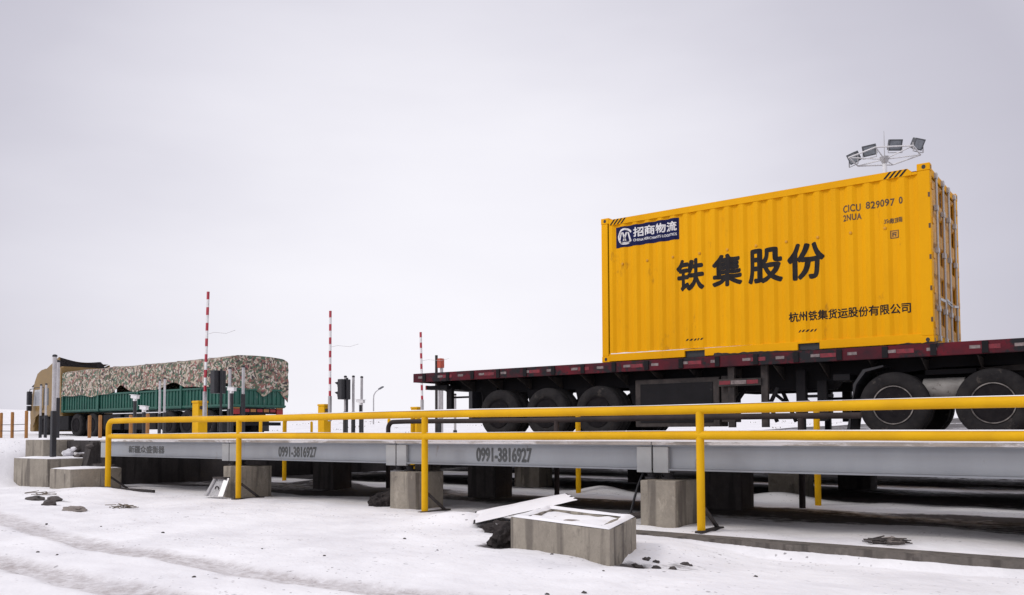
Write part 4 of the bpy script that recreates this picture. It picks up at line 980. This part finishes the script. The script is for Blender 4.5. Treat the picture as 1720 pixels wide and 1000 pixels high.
# sensor posts (dark base, pale tube)
def sensor(x, y, zt, zb, label, r=.055, zs=None):
    root = thing('sensor_post', (x, y, zb), label, 'sensor post', 'slim infrared sensor posts beside the lanes')
    zs = zs or zt-1.1
    MB().box(x-r-.006, x+r+.006, y-r-.006, y+r+.006, zb-.05, zs, .008).build('base_post', 'black', root)
    MB().tube([(x, y, zs), (x, y, zt)], r, 12).build('tube', 'grey_tube', root, True)
    MB().lathe([(r+.006, 0), (r+.006, .04), (r*.5, .055), (.001, .055)], (x, y, zt), 'z', 12).build('cap', 'black', root, True)
    return root
sensor(-19.5, 9.25, 2.84, .60, 'tall sensor post standing on the middle concrete block at far left', .045, 1.64)
sensor(-21.15, 10.12, 2.86, 1.0, 'thin sensor post just right of the tallest one at far left', .035, 2.0)
sensor(-32.57, 14.98, 2.9, 1.0, 'left sensor post in front of the gold cab window', .036)
sensor(-31.9, 14.85, 2.9, 1.0, 'right sensor post in front of the gold cab door', .036)
sensor(-26.7, 16.13, 2.9, 1.0, 'left one of two pale posts in front of the green truck side', .036)
sensor(-26.0, 15.88, 2.92, 1.0, 'right one of two pale posts in front of the green truck side', .036)
sensor(-20.33, 14.36, 2.9, 1.0, 'pale post just right of the signal in front of the camouflage cover', .04)
sensor(-19.95, 14.52, 2.93, 1.0, 'pale post left of the tarp corner above the white camera', .04, 2.2)
sensor(-20.6, 18.84, 2.9, 1.0, 'pale post touching the right of the middle traffic signal', .045)
sensor(-20.36, 18.96, 2.9, 1.0, 'middle one of three pale posts beside the middle signal', .042)
sensor(-20.18, 19.15, 2.88, 1.0, 'rightmost one of three pale posts beside the middle signal', .042)
sensor(-18.0, 20.41, 2.6, 1.0, 'dark post with pale top under the trailer tail', .04)
sensor(-17.6, 20.7, 2.3, 1.0, 'second short dark post under the trailer tail', .04)
# cameras
def cctv(x, y, z, zb, label, d=(-1, 0)):
    root = thing('security_camera', (x, y, zb), label, 'camera', 'cameras on short posts beside the lanes')
    MB().tube([(x, y, zb-.05), (x, y, z-.06)], .045, 10).build('pole', 'black', root, True)
    MB().obox((x, y, z-.06), (x, y, z+.02), .08, .08).build('bracket', 'white_paint', root)
    p, q = Vector((x+.15, y, z+.04)), Vector((x-.15, y, z+.07))
    MB().obox(p, q, .09, .09).build('camera_housing', 'white_paint', root)
    MB().obox(p+Vector((.03, 0, .055)), q+Vector((-.05, 0, .055)), .11, .012).build('sun_shield', 'white_paint', root)
    MB().lathe([(.036, 0), (.036, -.015), (.001, -.015)], (x-.151, y, z+.07), 'x', 14).build('lens', 'black', root)
    return root
cctv(-22.75, 13.0, 2.10, 1.0, 'white camera on a post in front of the green truck side')
cctv(-22.2, 12.95, 1.78, 1.0, 'second low white-topped camera post in front of the green truck side')
cctv(-20.15, 14.3, 2.28, 1.0, 'white camera below the camouflage cover at the truck tail')
cctv(-19.65, 18.6, 2.05, 1.0, 'small dark camera post right of the three pale posts')

# bollards and fence posts beside the far lane
for x, y, zt, lb in ((-34.43, 14.42, 1.92, 'leftmost rusty orange post at the picture edge'), (-33.23, 14.30, 1.93, 'second rusty orange post from the left edge'), (-32.02, 14.25, 1.95, 'wide rusty orange post touching the truck nose'),
                 (-28.9, 14.9, 1.75, 'rusty post in front of the truck drive wheels, left one'), (-28.2, 14.9, 1.75, 'rusty post in front of the truck drive wheels, right one'), (-26.3, 14.9, 1.72, 'thin yellow post right behind the rail end'),
                 (-25.5, 15.0, 1.75, 'thin yellow post right of the rail end'), (-24.7, 18.7, 1.62, 'short yellow post left of the truck tail flap'), (-28.4, 24.1, 1.6, 'short yellow post left of the middle gate'), (-21.0, 21.2, 1.6, 'short yellow post right of the camera posts')):
    z0 = H(x, y)
    tag(MB().tube([(x, y, z0-.1), (x+random.uniform(-.02, .02), y, zt-.02), (x, y, zt)], [.055, .055, .045], 12).build('bollard', 'bollard' if zt > 1.7 else 'yellow_paint', None, True), lb, 'bollard', 'bollards beside the lanes')
wf = MB()
for z in (1.25, 1.48): wf.tube([(-36, 14.5, z), (-34.43, 14.42, z), (-33.23, 14.3, z-.01), (-32.02, 14.25, z)], .012, 5)
tag(wf.build('fence_wire', 'dusty_steel', None, True), 'two slack wires strung between the rusty posts at the left edge', 'wire')

# ------------------------------------------------------------------ floodlight mast
mx_, my_, mz_ = -7.30, 32.0, 10.78
ms = thing('floodlight_mast', (mx_, my_, 1.0), 'white floodlight mast with a ring of four lamps rising behind the container', 'floodlight mast')
MB().tube([(mx_, my_, .9), (mx_, my_, mz_-.15)], [.16, .075], 16).build('pole', 'white_paint', ms, True)
MB().lathe([(.05, -.28), (.16, -.05), (.17, .02), (.05, .04)], (mx_, my_, mz_), 'z', 16).build('hub', 'galv', ms, True)
RV = [Vector((mx_+1.22*math.cos(a), my_+1.22*math.sin(a), mz_+.05)) for a in [R(30+60*k) for k in range(6)]]
rg = MB()
for a, b_ in zip(RV, RV[1:]+RV[:1]): rg.tube([a, b_], .028, 8)
rg.build('ring', 'white_paint', ms, True)
for P in RV: MB().tube([(mx_, my_, mz_-.06), P], .022, 8).build('spoke', 'white_paint', ms, True)
MB().tube([(mx_, my_, mz_), (mx_, my_, mz_+.95)], [.02, .008], 6).build('lightning_rod', 'galv', ms, True)
def flood(px, pz, az, tilt):
    """lamp box centre x,z on the ring; az about Z, tilt about its own X"""
    root = bpy.data.objects.new('floodlight', None); COL.objects.link(root); root.parent = ms
    root.location = Vector((px, my_+.25, pz))-wl(ms); root.rotation_euler = (0, 0, az)
    T = Matrix.Rotation(tilt, 4, 'X')
    def addm(name, boxes, mm_, bev=.01):
        mb = MB()
        for bx in boxes: mb.box(*bx, bev)
        bmesh.ops.transform(mb.bm, matrix=T, verts=mb.bm.verts)
        me = bpy.data.meshes.new(name); mb.bm.to_mesh(me); mb.bm.free(); me.materials.append(M[mm_])
        o = bpy.data.objects.new(name, me); COL.objects.link(o); o.parent = root; return o
    addm('casing', [(-.22, .22, -.03, .13, -.18, .18)], 'lamp_case', .02)
    addm('bezel', [(-.235, .235, -.05, -.032, -.195, -.15), (-.235, .235, -.05, -.032, .15, .195), (-.235, -.19, -.05, -.032, -.15, .15), (.19, .235, -.05, -.032, -.15, .15)], 'lamp_case', .004)
    addm('glass', [(-.19, .19, -.042, -.034, -.15, .15)], 'lamp_glass', 0)
    mb = MB(); mb.box(-.25, -.238, -.02, .02, -.27, .03); mb.box(.238, .25, -.02, .02, -.27, .03); mb.box(-.25, .25, -.02, .02, -.285, -.27)
    me = bpy.data.meshes.new('bracket'); mb.bm.to_mesh(me); mb.bm.free(); me.materials.append(M['galv']); o = bpy.data.objects.new('bracket', me); COL.objects.link(o); o.parent = root
flood(-8.42, 11.05, R(-38), R(30)); flood(-7.86, 11.22, R(-8), R(24)); flood(-7.00, 11.24, R(36), R(24)); flood(-6.25, 11.12, R(62), R(30))

# distant street lamp
zl = H(-61.5, 60)
sl_ = thing('street_lamp', (-61.55, 60, zl), 'lone curved street lamp far out on the snowy plain', 'street lamp')
MB().tube([(-61.55, 60, zl-.2), (-61.55, 60, 4.5), (-61.5, 60, 4.85), (-61.25, 60, 5.15), (-60.85, 60, 5.36), (-60.6, 60, 5.44)], [.07, .06, .055, .05, .045, .04], 8).build('pole', 'galv', sl_, True)
MB().obox((-60.8, 60, 5.40), (-60.25, 60, 5.62), .24, .10).build('lamp_head', 'lamp_case', sl_)

# ------------------------------------------------------------------ stones, debris, dry grass
def stone(x, y, sx, sy, sz, m, label, seed, group=None, name='stone'):
    return tag(MB().blob((x, y, H(x, y)+sz*.25), sx, sy, sz, seed, 3).build(name, m, None, True), label, 'stone', group)
stone(-15.47, 7.05, .22, .12, .06, 'stone', 'dark broken stone left of the foremost concrete block, left of its pair', 1)
stone(-15.0, 7.15, .18, .10, .06, 'stone', 'dark broken stone below the foremost concrete block, right of its pair', 2)
stone(-13.85, 6.53, .12, .09, .06, 'stone', 'small dark stone between the broken pair and the flat stone', 3)
stone(-12.59, 6.29, .24, .12, .06, 'pale_stone', 'flat grey-brown stone lying on the snow at left', 4)
for k, (x, y) in enumerate([(-8.27, 3.98), (-8.67, 3.99), (-11.22, 5.26), (-10.44, 5.55), (-9.1, 5.56), (-6.92, 5.27), (-6.06, 5.3), (-6.4, 6.7), (-5.53, 6.24), (-4.41, 6.54), (-3.61, 6.1), (-2.68, 7.0), (-6.01, 3.94), (-3.46, 5.07), (-3.31, 5.32)]):
    s_ = random.uniform(.007, .015)
    stone(x, y, s_*1.5, s_, s_*.8, 'stone', 'small dark pebble lying loose on the open snow', k+40, 'loose pebbles on the snow', 'pebble')
for k in range(11):
    x, y = -3.70+random.uniform(-.12, .30), 6.95+random.uniform(-.40, .5); s_ = random.uniform(.010, .034)
    stone(x, y, s_*1.4, s_, s_*.8, 'stone', 'dark rubble piece in the hollow right of the concrete chamber', k+80, 'rubble beside the chamber', 'rubble_piece')
tag(MB().blob((-9.60, 9.58, .05), .22, .20, .16, 12, 4).build('frozen_clod', 'earth', None, True), 'dark frozen clod of earth left of the stained pier beside the second yellow post', 'clod')
tag(MB().tube([(-5.45, 9.55, H(-5.45, 9.55)+.02), (-5.3, 9.6, H(-5.3, 9.6)+.05), (-5.25, 9.62, .25), (-5.2, 9.65, .45), (-5.15, 9.7, .62)], .016, 8).build('black_hose', 'black', None, True), 'thin black hose hanging from the girder left of the right concrete pier', 'hose')
tag(MB().tube([(-5.6, 9.25, H(-5.6, 9.25)+.03), (-5.25, 9.3, .07), (-5.02, 9.45, .12)], .04, 8).build('bent_pipe', 'dusty_steel', None, True), 'bent grey pipe lying between the chamber and the right concrete pier', 'pipe')
tag(MB().blob((-5.32, 7.10, .02), .13, .22, .15, 31, 4).build('earth_bank', 'earth', None, True), 'dark cut bank of earth against the left side of the concrete chamber', 'earth')
def twigs(x, y, w_, d_, n, label, name='debris_heap', m='dry_stem', zoff=0):
    mb = MB(); rnd = random.Random(int(x*100))
    for k in range(n):
        px, py = x+rnd.gauss(0, w_*.4), y+rnd.gauss(0, d_*.4); a = rnd.uniform(-.5, .5) if rnd.random() < .7 else rnd.uniform(0, 6.28); L_ = rnd.uniform(.06, .16)
        z = H(px, py)+rnd.uniform(.005, .05)+zoff; mb.obox((px-math.cos(a)*L_, py-math.sin(a)*L_, z), (px+math.cos(a)*L_, py+math.sin(a)*L_, z+rnd.uniform(-.02, .03)), .012, .010)
    return tag(mb.build(name, m), label, 'debris')
twigs(-12.54, 7.03, .35, .16, 26, 'scatter of dark twigs on the snow below the first yellow post')
twigs(-2.14, 9.1, .14, .10, 40, 'small heap of twigs and rag on the snow behind the kerb', m='stone')
stone(-2.10, 9.12, .11, .08, .055, 'pale_stone', 'rag-like pale lump among the twigs behind the kerb', 99)
twigs(-16.2, 7.5, .5, .1, 16, 'dark sticks poking from the snow left of the broken stones')
tag(MB().obox((-16.9, 9.0, H(-16.9, 9.0)+.02), (-15.3, 9.15, H(-15.3, 9.15)+.03), .06, .05).build('loose_bar', 'dusty_steel'), 'dark bar lying on the snow at the foot of the first yellow post', 'bar')
twigs(-17.7, 9.35, .35, .2, 30, 'dark tangle of rods lying on the foremost concrete block', m='stone', zoff=.43)
# dry grass tussocks on the plain: nobody could count them
gm_ = MB(); rnd = random.Random(3)
for k in range(300):
    ang = YAW+rnd.uniform(-.62, .45); d = 36+rnd.random()**1.3*150; x, y = -math.sin(ang)*d, math.cos(ang)*d
    if y < 26 and x > -46 : continue
    if noise.noise(Vector((x*.06, y*.06, 3))) < -.05: continue
    z = H(x, y)
    for q in range(5):
        a = rnd.uniform(0, 6.28); h_ = rnd.uniform(.04, .15); dx, dy = rnd.uniform(-.35, .35), rnd.uniform(-.35, .35)
        p = Vector((x+dx, y+dy, z-.02)); w_ = .05
        gm_.bm.faces.new([gm_.bm.verts.new(v) for v in (p+Vector((math.cos(a)*w_, math.sin(a)*w_, 0)), p-Vector((math.cos(a)*w_, math.sin(a)*w_, 0)), p+Vector((rnd.uniform(-.1, .1), rnd.uniform(-.1, .1), h_)))])
o = gm_.build('dry_grass', 'dry_stem'); o['kind'] = 'stuff'; o['label'] = 'dry grass tussocks sticking out of the snowy plain'
